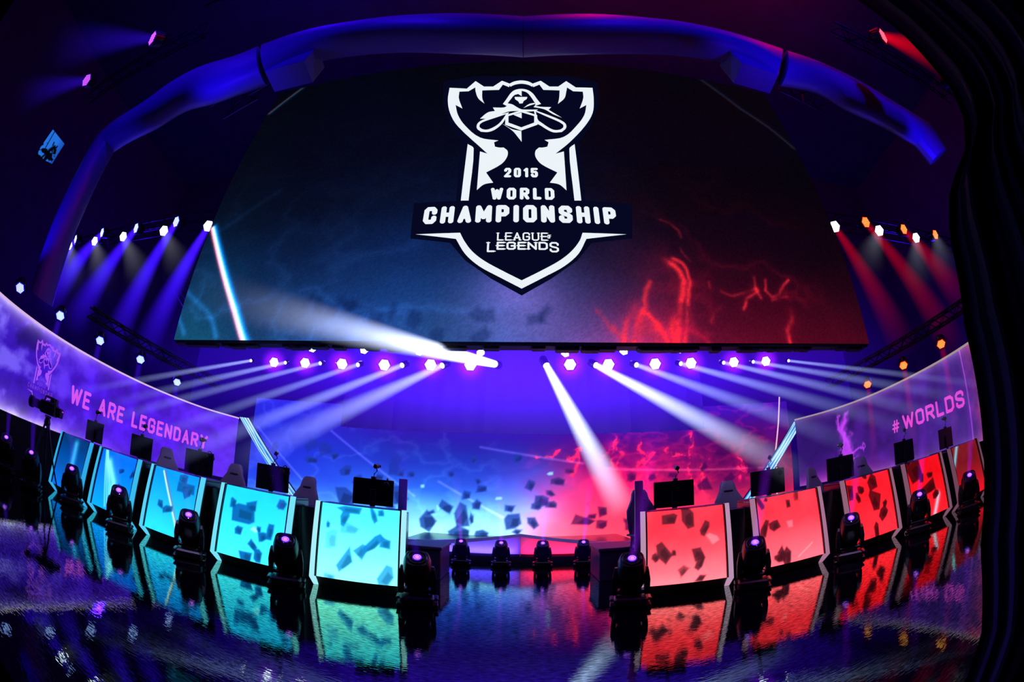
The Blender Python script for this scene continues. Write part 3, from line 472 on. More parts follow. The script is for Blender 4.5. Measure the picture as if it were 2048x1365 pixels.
mb = MB(); mb.box((0,.06,LZ1/2),(15.44,.2,LZ1)); mb.build('cabinet', M['black_matte'], lw)
# cloth hanging above it
mb = MB(); n = 60; vs = []; fs = []
for i in range(n+1):
    x = -4.62+9.3*i/n; y = 10.1-.05*math.sin(i*1.9)*(.4+.6*random.random())
    vs += [(x,y,2.80),(x,y+.02,6.2)]
for i in range(n): fs.append((2*i,2*i+2,2*i+3,2*i+1))
mb.add(vs, fs)
for i in range(19): mb.box((-4.4+i*.49,10.08,2.8),(.02,.03,.05))
tag(mb.build('curtain', M['backcloth'], smooth=True), 'plain violet lit cloth hanging straight down above the rear screen wall', 'curtain')
plain('wall_rear_cloth', [(-12,11.6,0),(12,11.6,0),(12,11.6,9),(-12,11.6,9)], M['backcloth'])

# thin light line and leaning blades at both ends of the rear wall
mb = MB(); mb.tube([(7.38,10.25,3.57),(7.22,10.25,2.8),(7.02,10.25,2.0),(6.98,10.25,.0)], .02, 6)  # glowing line added for the bright sloped edge of the wall picture
tag(mb.build('bright_edge_line', glow('edge_line_white', (250,200,220), .9)), 'thin upright white light line before the red end of the rear wall', 'light')
def paint_blade(seed):
    W, H = 20, 90; n = fbm(W,H,5,3,4,seed); u = np.linspace(0,1,W)[None,:].repeat(H,0)
    a = np.clip(np.abs(np.sin((u*3+n*1.6)*3)),0,1); img = grad([(0,(20,90,190)),(.5,(70,180,230)),(1,(215,245,250))], a); return img
for s, lab in ((-1,'leaning cyan light blade rising beside the end of the WE ARE LEGENDARY screen'),(1,'leaning cyan light blade rising beside the end of the #WORLDS screen')):
    b = empty('light_pylon', (s*4.85, 9.7, 0)); tag(b, lab, 'light', 'leaning light blades')
    top = Vector((-s*0+s*2.72,0,2.72)); 
    w = .34
    sheet('display_face', paint_blade(40+s), (lambda s: lambda U, V: (s*(2.72*V)+(U-.5)*w, -.02-.0*V, 2.72*V))(s), led('blade_led'), b)
    mb = MB(); mb.add([(-w/2,.0,0),(w/2,.0,0),(w/2+s*2.72,.0,2.72),(-w/2+s*2.72,.0,2.72),(-w/2,.08,0),(w/2,.08,0),(w/2+s*2.72,.08,2.72),(-w/2+s*2.72,.08,2.72)],[(0,1,2,3),(7,6,5,4),(0,4,5,1),(1,5,6,2),(2,6,7,3),(3,7,4,0)])
    mb.build('frame', M['black'], b)

# ------------------------------------------------------------------ curved side screens
def catmull(P, n=24):
    P = [np.array(p,float) for p in P]; P = [2*P[0]-P[1]]+P+[2*P[-1]-P[-2]]; o = []
    for i in range(1, len(P)-2):
        for k in range(n):
            t = k/n; a, b, c, d = P[i-1:i+3]; o.append(.5*((2*b)+(-a+c)*t+(2*a-5*b+4*c-d)*t*t+(-a+3*b-3*c+d)*t**3))
    o.append(P[-2]); return np.array(o)
class Curve:
    def __init__(s, P):
        s.c = catmull(P); s.s = np.r_[0, np.cumsum(np.linalg.norm(np.diff(s.c,axis=0),axis=1))]; s.len = s.s[-1]
        t = np.gradient(s.c, axis=0); t /= np.linalg.norm(t,axis=1)[:,None]; s.t = t
        s.n = np.stack([t[:,1], -t[:,0]], 1)      # to the stage side when walking the curve left to right
    def at(s, u, off=0.0):
        x = np.interp(u, s.s, s.c[:,0])+off*np.interp(u, s.s, s.n[:,0]); y = np.interp(u, s.s, s.c[:,1])+off*np.interp(u, s.s, s.n[:,1]); return x, y
DZ0, DZ1 = .95, 2.65
def paint_side(cv, left):
    W, H = 420, 84; S, Z = np.meshgrid(np.linspace(0,cv.len,W), np.linspace(DZ0,DZ1,H)); v = (Z-DZ0)/(DZ1-DZ0)
    n = fbm(W,H,20,5,5,51 if left else 52); n2 = fbm(W,H,9,3,4,53)
    if left:
        img = grad([(0,(58,28,205)),(.3,(74,24,225)),(.7,(86,30,235)),(1,(95,45,240))], S/cv.len)
        img *= (.62+.62*n[...,None])
        cl = np.clip((n-.42)*4,0,1)*np.clip(1-(S-1.4)/2.6,0,1); img = mix(img, (150,140,255), cl*.55)
        dk = np.clip((.45-n2)*6,0,1)*np.clip(1-(S-1)/3.5,0,1); img = mix(img, (18,6,80), dk*.7)
        e = (np.exp(-(DZ1-Z)/.13)+np.exp(-(Z-DZ0)/.16)*1.1)*np.clip(1.25-S/4.5,0,1); img += e[...,None]*np.array((150,160,90))
        img = mix(img, (110,60,240), .25*np.clip((S-6)/2,0,1))
    else:
        img = grad([(0,(48,20,95)),(.4,(66,26,130)),(.8,(74,40,150)),(1,(60,40,120))], S/cv.len)*(.7+.5*n[...,None])
        jx = (fbm(W,H,40,9,4,57)-.5)*.28
        for pts, w in (([(1.28,2.45),(1.33,2.1),(1.4,2.2),(1.5,2.45)],.05),([(1.4,2.2),(1.42,1.95)],.14),([(1.4,2.0),(1.32,1.7),(1.38,1.3)],.07),([(1.45,2.0),(1.55,1.6),(1.62,1.2)],.09),([(1.45,1.8),(1.45,1.3)],.12),([(1.6,1.5),(1.85,1.6),(1.95,1.5)],.03)):
            d = polydist(S+jx, Z+jx, pts); img = mix(img, (205,70,255), np.exp(-(d/w)**2)*.8)
        c = np.exp(-((Z-DZ0)/.3)**2)*np.exp(-((S-1.0)/1.5)**2); img += c[...,None]*np.array((80,10,60))
        e = (np.exp(-(DZ1-Z)/.1)+np.exp(-(Z-DZ0)/.12))*.8; img += e[...,None]*np.array((70,62,50))
        d = np.abs(S-5.35); img = mix(img, (235,70,110), np.exp(-((S-5.9)/.45)**2)*np.clip(n*1.6-.2,0,1)*.8); img += (np.exp(-(d/.015)**2)*.6)[...,None]*np.array((140,60,130))
    return np.clip(img,0,255)
SIDE = {}
for left, P, lab in ((True, CURVE_L, 'long curved violet screen reading WE ARE LEGENDARY behind the blue desks'), (False, CURVE_R, 'long curved purple screen reading #WORLDS behind the red desks')):
    cv = Curve(P); d = empty('curved_screen', (0,0,0)); tag(d, lab, 'screen')
    def f(U, V, cv=cv): x, y = cv.at(U*cv.len, .0); return (x, y, DZ0+(DZ1-DZ0)*V)
    sheet('display_face', paint_side(cv, left), f, led('side_screen_led'), d)
    mb = MB(); rings = []
    for k in range(41):
        u = cv.len*k/40; a = cv.at(u,-.03); b = cv.at(u,-.2); rings.append([(a[0],a[1],DZ0-.02),(a[0],a[1],DZ1+.02),(b[0],b[1],DZ1+.02),(b[0],b[1],DZ0-.02)])
    mb.loft(rings); mb.build('cabinet', M['black'], d)
    mb = MB(); rings = []
    for k in range(61):
        u = cv.len*k/60; a = cv.at(u,.03); rings.append([(a[0],a[1],DZ1+.0),(a[0],a[1],DZ1+.035),cv.at(u,.0)+(DZ1+.035,),cv.at(u,.0)+(DZ1,)])
    mb.loft(rings); mb.build('top_edge', glow('warm_edge_light', (225,190,235) if left else (170,150,150), .9), d)
    mb = MB(); rings = []
    for k in range(41):
        u = cv.len*k/40; a = cv.at(u,-.06); b = cv.at(u,-.14); rings.append([(a[0],a[1],0),(a[0],a[1],DZ0),(b[0],b[1],DZ0),(b[0],b[1],0)])
    mb.loft(rings); mb.build('skirt', M['fabric'], d)
    pm = glow('pink_letters_left' if left else 'pink_letters_right', (214,84,236) if left else (226,72,214), 1.0)
    onc = lambda off, cv=cv: (lambda s_, z_: (*[float(q) for q in cv.at(s_, off)], z_))
    mb = MB()
    def flush():
        mb.build('lettering', pm, d); mb.v, mb.f = [], []
    if left: lettering(mb, 'WE ARE LEGENDARY', 3.17, 7.78, 1.6, 1.96, .07, onc(.03), gap=.72, on_word=flush)
    else: 
        lettering(mb, '#', 2.96, 3.2, 1.66, 1.93, .04, onc(.03)); flush(); lettering(mb, 'WORLDS', 3.32, 5.25, 1.66, 1.97, .062, onc(.03), gap=.6)
    flush()
    if left:
        K = 1.13/5.7; em = glow('emblem_violet', (168,82,240), 1.0); ed = glow('emblem_shade', (52,20,170), 1.0)
        emblem(lambda k: (lambda x_, z_: onc(.03+.006*k)(2.28+(x_+.03)*K*1.08, 2.42-(10.25-z_)*K)), d, em, ed)
        words_on(lambda x_, z_: onc(.03)(2.28+(x_+.03)*K*1.08, 2.42-(10.25-z_)*K), d, em, .22)
    SIDE[left] = cv

# ------------------------------------------------------------------ player desks
def paint_panel(i):
    W, H = 104, 92; U, V = np.meshgrid(np.linspace(0,1,W), np.linspace(0,1,H)); n = fbm(W,H,4,4,4,70+i); r = np.random.default_rng(90+i)
    if i < 5:
        A = [((168,255,244),(84,234,255)),((76,232,255),(34,200,250)),((50,212,252),(14,150,238)),((14,165,252),(8,112,228)),((8,116,215),(4,58,122))][i]
        img = mix(np.broadcast_to(np.array(A[0],float),(H,W,3)).copy(), A[1], np.clip(V*1.1+.5*(n-.5),0,1))
        dark = [(20,135,200),(8,100,170),(14,95,160),(10,70,150),(8,60,120)][i]
    else:
        A = [((255,150,165),(246,62,84)),((255,130,150),(240,60,80)),((250,52,70),(236,32,48)),((225,34,50),(190,16,28)),((190,20,40),(110,20,30))][i-5]
        img = mix(np.broadcast_to(np.array(A[0],float),(H,W,3)).copy(), A[1], np.clip(V*1.5+.5*(n-.5),0,1))
        dark = [(86,30,46),(80,20,34),(74,8,16),(66,6,12),(60,6,12)][i-5]
    img += ((n-.5)*22)[...,None]
    for pts in [PANEL_STREAK[i]] if i in PANEL_STREAK else []:
        w = {2:.018,3:.09,4:.09,8:.05,9:.05,6:.012}[i]; d = polydist(U, V, pts)
        img = mix(img, {2:(225,255,255),3:(150,235,250),4:(60,175,225),8:(170,215,240),9:(120,215,235),6:(255,200,200)}[i], np.exp(-(d/w)**2)*(.9 if i != 6 else .5))
        if i == 2: img += (np.exp(-((polydist(U-.03,V,pts))/.03)**2))[...,None]*np.array((60,-30,-60))
    if i == 3:
        for k in range(4):
            d = polydist(U, V, [(.1+.02*k,.98),(.38+.07*k,.05)]); img = mix(img, (165,240,250), np.exp(-(d/.018)**2)*.7)
    for u, v, w, h, rot, sh in PANEL_DEBRIS[i]:
        m = chunk(U, V, u, v, w*1.3, h*1.3, rot, .025, r); 
        if sh > 0:
            img = mix(img, np.array(dark), m*(.9*sh if i < 5 else .85*sh)); m2 = chunk(U, V, u+w*.12, v-h*.1, w*.7, h*.7, rot, .03, r)*m; img = mix(img, np.array(dark)*.72, m2*.6*sh)
        else: img = mix(img, (215,255,255) if i < 5 else (255,190,205), m*abs(sh)*1.4)
    return np.clip(img,0,255)
BDY, BDZ, TDY, TDZ = -.17, .14, .08, 1.03
DESK_LABELS = [
 'blue gaming desk beside the steps, palest front of the blue row', 'blue gaming desk with one big dark rock on its front, second from the steps',
 'blue gaming desk crossed by a thin white light streak, middle of the blue row', 'blue gaming desk with broad pale rays on its front, fourth from the steps',
 'darkest blue gaming desk with plain glowing front, at the outer end by the tripod', 'red gaming desk beside the steps, pinkest at its lower edge, scattered with rocks',
 'red gaming desk second from the steps with rocks bunched low on its front', 'bright red gaming desk in the middle of the red row with large dark rocks',
 'deep red gaming desk, fourth from the steps, with a pale shard at its lower corner', 'dark red gaming desk at the outer end, half behind the black drape']
def prism(mb, prof, x0, x1):
    n = len(prof); vs = [(x0,y,z) for y, z in prof]+[(x1,y,z) for y, z in prof]
    fs = [tuple(range(n)), tuple(range(2*n-1,n-1,-1))]+[(i,(i+1)%n,n+(i+1)%n,n+i)[::-1] for i in range(n)]; mb.add(vs, fs)
STRIP = [((168,240,252),1.0),((120,228,250),1.0),((90,214,250),1.0),((60,196,250),.9),((50,180,245),.9),((205,160,195),.8),((196,136,170),.7),((180,122,150),.62),((165,108,138),.55),((150,96,122),.5)]
pm_led = led('desk_panel_led')
desk_objs = []
for i, (mid, ang, w) in enumerate(DESKS):
    d = empty('gaming_desk', (mid[0], mid[1], 0), ang); tag(d, DESK_LABELS[i], 'desk', 'blue gaming desks' if i < 5 else 'red gaming desks')
    hw = w/2; sw = .058
    # slanted glowing front
    def f(U, V, hw=hw):
        return ((U-.5)*2*(hw-.08), BDY+.02+(TDY-BDY)*V, BDZ+.008+(TDZ-.0-BDZ-.008)*V)
    fp = sheet('front_panel', paint_panel(i), f, pm_led, d, boost=1.6 if i > 4 else 0, gain=.7 if i < 5 else 0)
    mb = MB(); prism(mb, [(BDY+.05,BDZ),(TDY+.03,TDZ-.01),(TDY+.09,TDZ-.01),(.0,BDZ)], -hw+.03, hw-.03); mb.build('front_frame', M['desk'], d)
    sm = glow('strip_light', *STRIP[i])
    for s in (-1, 1):
        mb = MB(); xa, xb = (s*hw, s*(hw-sw)) if s < 0 else (s*(hw-sw), s*hw)
        prism(mb, [(0,.005),(.04,.005),(BDY+.05,BDZ+.01),(TDY+.045,TDZ+.012),(TDY-.005,TDZ+.012),(BDY-.02,BDZ)], xa, xb); mb.build('light_strip', sm, d)
        mb = MB(); prism(mb, [(.06,.0),(.62,.0),(.62,TDZ-.03),(TDY+.06,TDZ-.03),(BDY+.065,BDZ)], s*hw-(.03 if s > 0 else 0), s*hw+(.03 if s < 0 else 0)); mb.build('side_cheek', M['desk'], d)
        mb = MB(); xa2, xb2 = (-hw+sw, -hw+sw+.018) if s < 0 else (hw-sw-.018, hw-sw)
        prism(mb, [(BDY+.0,BDZ+.01),(BDY+.06,BDZ+.01),(TDY+.05,TDZ+.01),(TDY-.01,TDZ+.01)], xa2, xb2); mb.build('panel_edge', M['black'], d)
    mb = MB(); mb.box((0,.40,TDZ-.014),(w-.06,.58,.03), bev=.006); mb.build('tabletop', M['desk'], d)
    mb = MB(); prism(mb, [(.03,0),(.1,0),(.1,BDZ+.02),(BDY+.055,BDZ+.02)], -hw+sw, hw-sw); mb.build('plinth', M['black_matte'], d)
    # sound baffle filling the space to the next desk
    desk_objs.append(d)
for i, lab in ((0,'tall thin violet panel standing behind the palest blue desk beside the steps'),(5,'tall thin pink panel standing behind the pinkest red desk beside the steps')):
    s = -1 if i == 0 else 1
    mb = MB(); mb.box((s*1.46,5.22,.715),(.11,.03,1.43), bev=.006)
    tag(mb.build('upright_panel', surf('panel_violet' if s < 0 else 'panel_pink', (170,150,255) if s < 0 else (235,150,200), .3)), lab, 'panel', 'upright panels beside the steps')
# dark infill boxes between desks
for i in (0,1,2,3,5,6,7,8):
    (a, aa, wa), (b, ab, wb) = DESKS[i], DESKS[i+1]; s = -1 if i < 5 else 1
    pa = Vector((a[0]+s*wa/2*math.cos(aa), a[1]+s*wa/2*math.sin(aa))); pb = Vector((b[0]-s*wb/2*math.cos(ab), b[1]-s*wb/2*math.sin(ab)))
    c = (pa+pb)/2; g_ = (pb-pa).length; am = (aa+ab)/2
    if g_ < .16: continue
    n = Vector((-math.sin(am), math.cos(am)))
    mb = MB(); mb.box((0,0,.47),(max(.08,g_*.72),.36,.94), bev=.01); o = mb.build('computer_cabinet', M['desk']); o.location = (c.x+n.x*.42, c.y+n.y*.42, 0); o.rotation_euler = (0,0,am)
    nm = ['palest blue desk','blue desk with the big dark rock','blue desk with the thin light streak','blue desk with the broad pale rays','','pinkest red desk','red desk with rocks bunched low','bright red middle desk','deep red fourth desk'][i]
    tag(o, 'dark cabinet between the %s and its outer neighbour' % nm, 'cabinet', 'cabinets between the desks')

# monitors, webcams, chairs
def make_monitor(w):
    m = empty('monitor'); h = .34
    mb = MB(); mb.box((0,0,0),(w,.022,h), bev=.006); mb.box((0,.016,0),(w*.6,.03,h*.6), bev=.01)
    b = mb.build('panel', M['monitor'], m); b.location = (0,0,-h/2)
    mb = MB(); mb.box((0,-.03,-h*.72),(.07,.03,.22), bev=.006); mb.build('stand', M['metal'], m)
    mb = MB(); mb.lathe([(.11,-.385),(.11,-.37),(.03,-.362)], 18, Matrix.Translation((0,-.0,0))); mb.build('foot', M['metal'], m)
    return m
def make_webcam():
    c = empty('webcam')
    mb = MB(); mb.tube([(0,0,0),(.01,-.01,.05),(.05,-.01,.09),(.03,0,.13)], .008, 6); mb.box((0,0,.0),(.06,.05,.03), bev=.005); mb.build('bracket', M['metal'], c)
    mb = MB(); mb.box((.03,0,.15),(.05,.08,.055), rot=Euler((.2,.5,0)).to_matrix(), bev=.008); mb.build('body', M['black'], c)
    mb = MB(); mb.lathe([(.02,0),(.02,.03),(.016,.035)], 12, Matrix.Translation((.04,.04,.155)) @ Matrix.Rotation(-PI/2,4,'X')); mb.build('lens', M['glass'], c)
    return c
def make_headset():
    c = empty('headset'); mb = MB(); mb.tube([(.085*math.cos(a), 0, .075*math.sin(a)) for a in [PI*k/12 for k in range(13)]], .008, 8); mb.build('headband', M['black'], c)
    for s in (-1, 1):
        mb = MB(); mb.lathe([(.01,0),(.036,.006),(.04,.02),(.03,.034)], 14, Matrix.Translation((s*.085,0,-.015)) @ Matrix.Rotation(s*PI/2,4,'Y')); mb.build('ear_cup', M['leather_dark'], c)
    return c
DN = ['palest blue desk by the steps','blue desk with the big dark rock','blue desk with the thin light streak','blue desk with broad pale rays','darkest blue desk by the tripod','pinkest red desk by the steps','red desk with rocks bunched low','bright red middle desk','deep red fourth desk','dark red desk at the outer end']
mon0 = make_monitor(.53); web0 = make_webcam(); hs0 = make_headset()
for i, (p, w, z) in enumerate(MONITORS):
    m = mon0 if i == 0 else copy_tree(mon0); m.location = (p[0], p[1], 1.395); m.rotation_euler = (0,0,DESKS[i][1]+random.uniform(-.06,.06)); m.scale = (w/.53,1,1)
    tag(m, 'black monitor seen from behind, standing on the %s' % DN[i], 'monitor', 'monitors on the gaming desks')
    c = web0 if i == 0 else copy_tree(web0); c.location = (p[0]+(.0 if i < 5 else .02), p[1], 1.41); c.rotation_euler = (0,0,DESKS[i][1]+(.3 if i % 2 else -.4))
    tag(c, 'small black camera clamped above the monitor of the %s' % DN[i], 'camera', 'small cameras over the monitors')
    if i in (1,2,0,6):
        s = 1 if i != 6 else 1
        hsn = hs0 if i == 0 else copy_tree(hs0); q = Vector((p[0],p[1],0))+Vector((math.cos(DESKS[i][1]),math.sin(DESKS[i][1]),0))*.17*s
        hsn.location = (q.x, q.y+.02, 1.345); hsn.rotation_euler = (0,0,DESKS[i][1]+PI/2); tag(hsn, 'black headset hung over the monitor on the %s' % DN[i], 'headset', 'headsets hung on monitors')

def make_chair():
    c = empty('gaming_chair')
    # backrest silhouette: narrow head, wide shoulders, waist (faces +y away from the viewer... the sitter looks to -y)
    prof = [(.52,.17),(.62,.2),(.75,.235),(.9,.255),(1.02,.25),(1.1,.2),(1.18,.15),(1.27,.13),(1.32,.105),(1.335,.06)]
    rings = []
    for z, hw in prof:
        y = .22+.1*(z-.52)/.8; d = .045 if z < 1.3 else .03
        pts = []
        for k in range(16):
            a = 2*PI*k/16; ca, sa = math.cos(a), math.sin(a)
            x = hw*math.copysign(abs(ca)**.55, ca); wing = .05*(abs(x)/.25)**2
            pts.append((x, y+d*math.copysign(abs(sa)**.6, sa)-wing, z))
        rings.append(pts)
    mb = MB(); mb.loft(rings); mb.build('backrest', M['leather'], c, smooth=True)
    mb = MB(); mb.box((0,.27,1.17),(.17,.05,.035), bev=.01); mb.build('head_slot', M['leather_dark'], c)
    mb = MB(); mb.box((0,.2,.82),(.26,.035,.16), bev=.012); mb.build('lumbar_panel', M['leather_dark'], c)
    mb = MB(); mb.box((0,-.03,.47),(.5,.5,.1), bev=.03); mb.build('seat', M['leather'], c, smooth=True)
    for s in (-1,1):
        mb = MB(); mb.box((s*.29,-.02,.68),(.07,.26,.03), bev=.01); mb.tube([(s*.29,0,.66),(s*.29,.02,.5),(s*.2,.02,.44)], .018, 8); mb.build('armrest', M['black'], c)
    mb = MB(); mb.lathe([(.03,.12),(.03,.42)], 12); mb.build('gas_column', M['metal'], c)
    b_ = MB()
    for k in range(5):
        a = 2*PI*k/5; b_.tube([(0,0,.13),(.3*math.cos(a),.3*math.sin(a),.075)], [.03,.018], 8)
    base = b_.build('star_base', M['black'], c)
    for k in range(5):
        a = 2*PI*k/5; mb = MB(); mb.lathe([(.028,-.02),(.032,0),(.028,.02)], 12, Matrix.Translation((.3*math.cos(a),.3*math.sin(a),.032)) @ Matrix.Rotation(PI/2,4,'X')); mb.build('caster', M['black'], base)
    return c
CH = [((-5.35,4.97),1.35,'grey gaming chair turned side-on behind the blue desk with the thin light streak'),
 ((-4.28,5.15),.12,'grey gaming chair standing between the two monitors of the second and third blue desks'),
 ((-3.11,5.36),-.25,'grey gaming chair partly behind the monitor on the blue desk with the big dark rock'),
 ((1.80,5.86),.25,'grey gaming chair mostly behind the monitor on the pinkest red desk'),
 ((3.15,5.8),-.1,'grey gaming chair standing clear between the first two red desks'),
 ((4.70,5.36),.35,'grey gaming chair beside the monitor of the bright red middle desk'),
 ((5.48,5.08),-.35,'grey gaming chair standing alone between the third and fourth red desks'),
 ((6.60,4.84),-.2,'grey gaming chair half hidden behind the monitor of the deep red fourth desk'),
 ((-1.55,6.0),.1,None)]
ch0 = make_chair(); first = True
for (x, y), rz, lab in CH:
    if lab is None: continue
    c = ch0 if first else copy_tree(ch0); first = False
    c.location = (x, y, 0); c.rotation_euler = (0,0,rz); tag(c, lab, 'chair', 'gaming chairs behind the desks')

# ------------------------------------------------------------------ riser and side blocks at the centre
rz = empty('stage_riser', (0,8.1,0)); tag(rz, 'low stage riser with a pointed grey lip, its front lit violet and red', 'stage')
N = 40; lip = MB(); fr = MB(); pl = MB(); ridge = []
for i in range(N+1):
    x = -2.3+4.6*i/N; t = abs(x)/2.3; zt = .335+.225*max(0,1-t*1.12)**1.25; th = .045+.045*max(0,t); fwd = -.06*(1-t)
    ridge.append((x, fwd, zt, th))
for a, b in zip(ridge[:-1], ridge[1:]):
    lip.add([(a[0],a[1],a[2]),(b[0],b[1],b[2]),(b[0],b[1]-.05,b[2]-b[3]),(a[0],a[1]-.05,a[2]-a[3]),(a[0],a[1]+.12,a[2]-.005),(b[0],b[1]+.12,b[2]-.005)],[(0,3,2,1),(0,1,5,4)])
    fr.add([(a[0],a[1]-.04,a[2]-a[3]),(b[0],b[1]-.04,b[2]-b[3]),(b[0],-.1,.17),(a[0],-.1,.17)],[(0,3,2,1)])
pl.box((0,.02,.085),(4.6,.2,.17))
lip.build('lip', M['grey'], rz, smooth=True); fr.build('front_face', M['riser'], rz); pl.build('plinth', M['black_matte'], rz)
mb = MB(); mb.box((0,-.112,.33),(.012,.01,.4)); mb.build('centre_seam', M['grey'], rz)
mb = MB(); mb.box((0,1.15,.3),(4.6,2.05,.02)); mb.build('deck', M['desk'], rz)
for s, lab in ((-1,'dark low block at the blue end of the riser beside the steps'),(1,'dark low block at the red end of the riser beside the steps')):
    b = empty('side_block', (s*1.36,6.35,0)); tag(b, lab, 'stage block', 'blocks at the riser ends')
    mb = MB(); mb.box((0,0,.225),(.52,.8,.45), bev=.012); mb.build('body', surf('dark_grey_block', (62,58,72), .5), b)
    mb = MB(); mb.box((0,0,.475),(.56,.84,.05), bev=.01); mb.build('top_board', surf('block_top', (80,76,90), .45), b)

# ------------------------------------------------------------------ moving head lights on the floor
LENSM = glow('lens_violet', (95,30,255), 1.8); LENSC = glow('lens_core_pink', (255,110,255), 2.0); LENSW = glow('lens_core', (255,190,255), 1.2)
def make_mover(tilt=.62):
    o = empty('moving_head_light')
    mb = MB(); mb.box((0,0,.075),(.36,.34,.11), bev=.02); mb.box((0,0,.025),(.44,.26,.03), bev=.008)
    for s in (-1,1): mb.box((s*.2,0,.095),(.05,.2,.03), bev=.01)
    mb.build('base', M['black'], o)
    mb = MB(); mb.lathe([(.12,.13),(.12,.155),(.09,.165)], 20)
    for s in (-1, 1):
        rings = []
        for z, hd, th in [(.15,.09,.045),(.22,.11,.055),(.32,.10,.06),(.42,.07,.05),(.455,.035,.035)]:
            x0 = s*(.175-.02*(z < .2)); x0 = s*(.17-.01*(z > .35)); rings.append([(x0-th/2,-hd,z),(x0+th/2,-hd,z),(x0+th/2,hd,z),(x0-th/2,hd,z)])
        mb.loft(rings)
    mb.box((0,0,.175),(.36,.16,.04), bev=.012); mb.build('yoke', M['black'], o)
    h = empty('head', (0,0,.40)); h.parent = o; h.rotation_euler = (tilt,0,0)
    mb = MB(); mb.lathe([(.06,-.25),(.11,-.23),(.142,-.13),(.152,0),(.148,.1),(.125,.19),(.116,.2)], 24, sq=.45); mb.build('housing', M['black'], h, smooth=True)
    mb = MB(); mb.lathe([(.112,.198),(.095,.212),(.082,.2),(.082,.196)], 24, cap=False); mb.build('lens_ring', M['metal'], h, smooth=True)
    mb = MB(); mb.lathe([(.08,.195),(.06,.205),(.02,.21)], 20); l = mb.build('lens', M['glass'], h, smooth=True)
    mb = MB(); mb.lathe([(.05,.2115),(.02,.216)], 16); l2 = mb.build('lens_glow', LENSM, h)
    mb = MB(); mb.lathe([(.024,.2165),(.01,.219)], 14); mb.build('lens_core', LENSC, h)
    mb = MB()
    mb.lathe([(.033,.2165),(.036,.2185),(.039,.2165)], 9, cap=False)
    mb.build('lens_highlight', LENSW, h)
    return o
mv0 = make_mover()
FM = [(-1.07,4.46,'black moving head light in front of the palest blue desk beside the steps'),(-2.53,4.2,'black moving head light between the first and second blue desks'),(-3.88,3.95,'black moving head light before the blue desk with the thin light streak'),
 (-5.16,3.66,'black moving head light before the blue desk with broad pale rays'),(-6.42,3.44,'black moving head light before the darkest blue desk'),(1.17,4.46,'haze veiled moving head light in front of the pinkest red desk beside the steps'),
 (2.58,4.27,'black moving head light between the first and second red desks'),(4.06,4.13,'black moving head light before the bright red middle desk'),(5.44,3.88,'black moving head light before the deep red fourth desk'),(6.45,3.41,'black moving head light before the dark red desk at the outer end'),
 (-7.92,2.52,'dark moving head light out past the tripod, farthest out of all'),(-6.95,2.78,'dark moving head light standing just before the tripod legs')]
MOVERS = []
for i, (x, y, lab) in enumerate(FM):
    o = mv0 if i == 0 else copy_tree(mv0); o.location = (x, y, 0); o.rotation_euler = (0,0,math.atan2(-x, y)*.85)
    tag(o, lab, 'stage light', 'moving head lights on the floor'); MOVERS.append((x,y,1.0))
for i, (x, lab) in enumerate([(-1.03,'small moving head light on the riser plinth, violet end, outer one'),(-.33,'small moving head light before the violet half of the riser, next to the seam'),(.39,'small moving head light before the red half of the riser, next to the seam'),(1.1,'small moving head light before the red end of the riser, outer one')]):
    o = copy_tree(mv0); o.location = (x, 7.55, 0); o.rotation_euler = (0,0,-x*.1); o.scale = (.78,.78,.78)
    tag(o, lab, 'stage light', 'small moving head lights by the riser'); MOVERS.append((x,7.55,.78))

# ------------------------------------------------------------------ par cans and beam lights in the rig
def look(d, up='Y'): return Vector(d).to_track_quat('Z', up)
def par_parts(face_mat, dot_mat, size=.125, glowmat=None):
    o = empty('led_spotlight')
    mb = MB(); mb.lathe([(size*.55,-size*1.5),(size*.9,-size*1.2),(size*1.02,-.02),(size*1.02,.012)], 20); mb.build('housing', M['black'], o, smooth=True)
    mb = MB(); mb.lathe([(size*.92,.012),(size*.92,.016)], 6); f = mb.build('led_face', face_mat, o)
    mb = MB(); st = size*.92/3.9
    for q in range(-3,4):
        for r in range(-3,4):
            if abs(q+r) > 3: continue
            mb.lathe([(st*.36,.017),(st*.36,.021)], 6, Matrix.Translation((st*(q*.5+r)*1.0, st*.866*q, 0)))
    mb.build('led_dots', dot_mat, f)
    mb = MB(); R_ = size*1.25
    mb.tube([(R_*math.cos(a), 0, -R_*1.3*math.sin(a)-.03) for a in [PI*k/10 for k in range(11)]], .012, 6); mb.build('yoke', M['metal'], o)
    if glowmat:
        mb = MB(); R2 = .42
        prof = [(R2*math.sin(PI*k/10)+.001, -R2*math.cos(PI*k/10)) for k in range(11)]
        mb.lathe(prof, 14); g = mb.build('halo', glowmat, o); g.location = (0,0,.0)
    return o
white_f = glow('led_face_white', (215,210,255), 2.0); white_d = glow('led_dot_white', (255,255,255), 9.0)
blue_f = glow('led_face_blue', (50,50,255), 1.2); blue_d = glow('led_dot_blue', (185,205,255), 3.0)
red_f = glow('led_face_red', (230,20,20), .9); red_d = glow('led_dot_orange', (255,190,90), 1.6)
vio_f = glow('led_face_violet', (70,20,200), .6); vio_d = glow('led_dot_violet', (215,90,255), 1.8)
pink_f = glow('led_face_crimson', (150,0,20), .7); pink_d = glow('led_dot_pink', (255,110,140), 1.8)
halo_m = glow_ball('halo_violet', (150,20,255), 9.0, .42, 2.2)
p_hex = par_parts(white_f, white_d, .135, halo_m); p_white = par_parts(white_f, white_d, .14); p_blue = par_parts(blue_f, blue_d, .15)
p_red = par_parts(red_f, red_d, .15); p_vio = par_parts(vio_f, vio_d, .15); p_pink = par_parts(pink_f, pink_d, .15)
used = set()
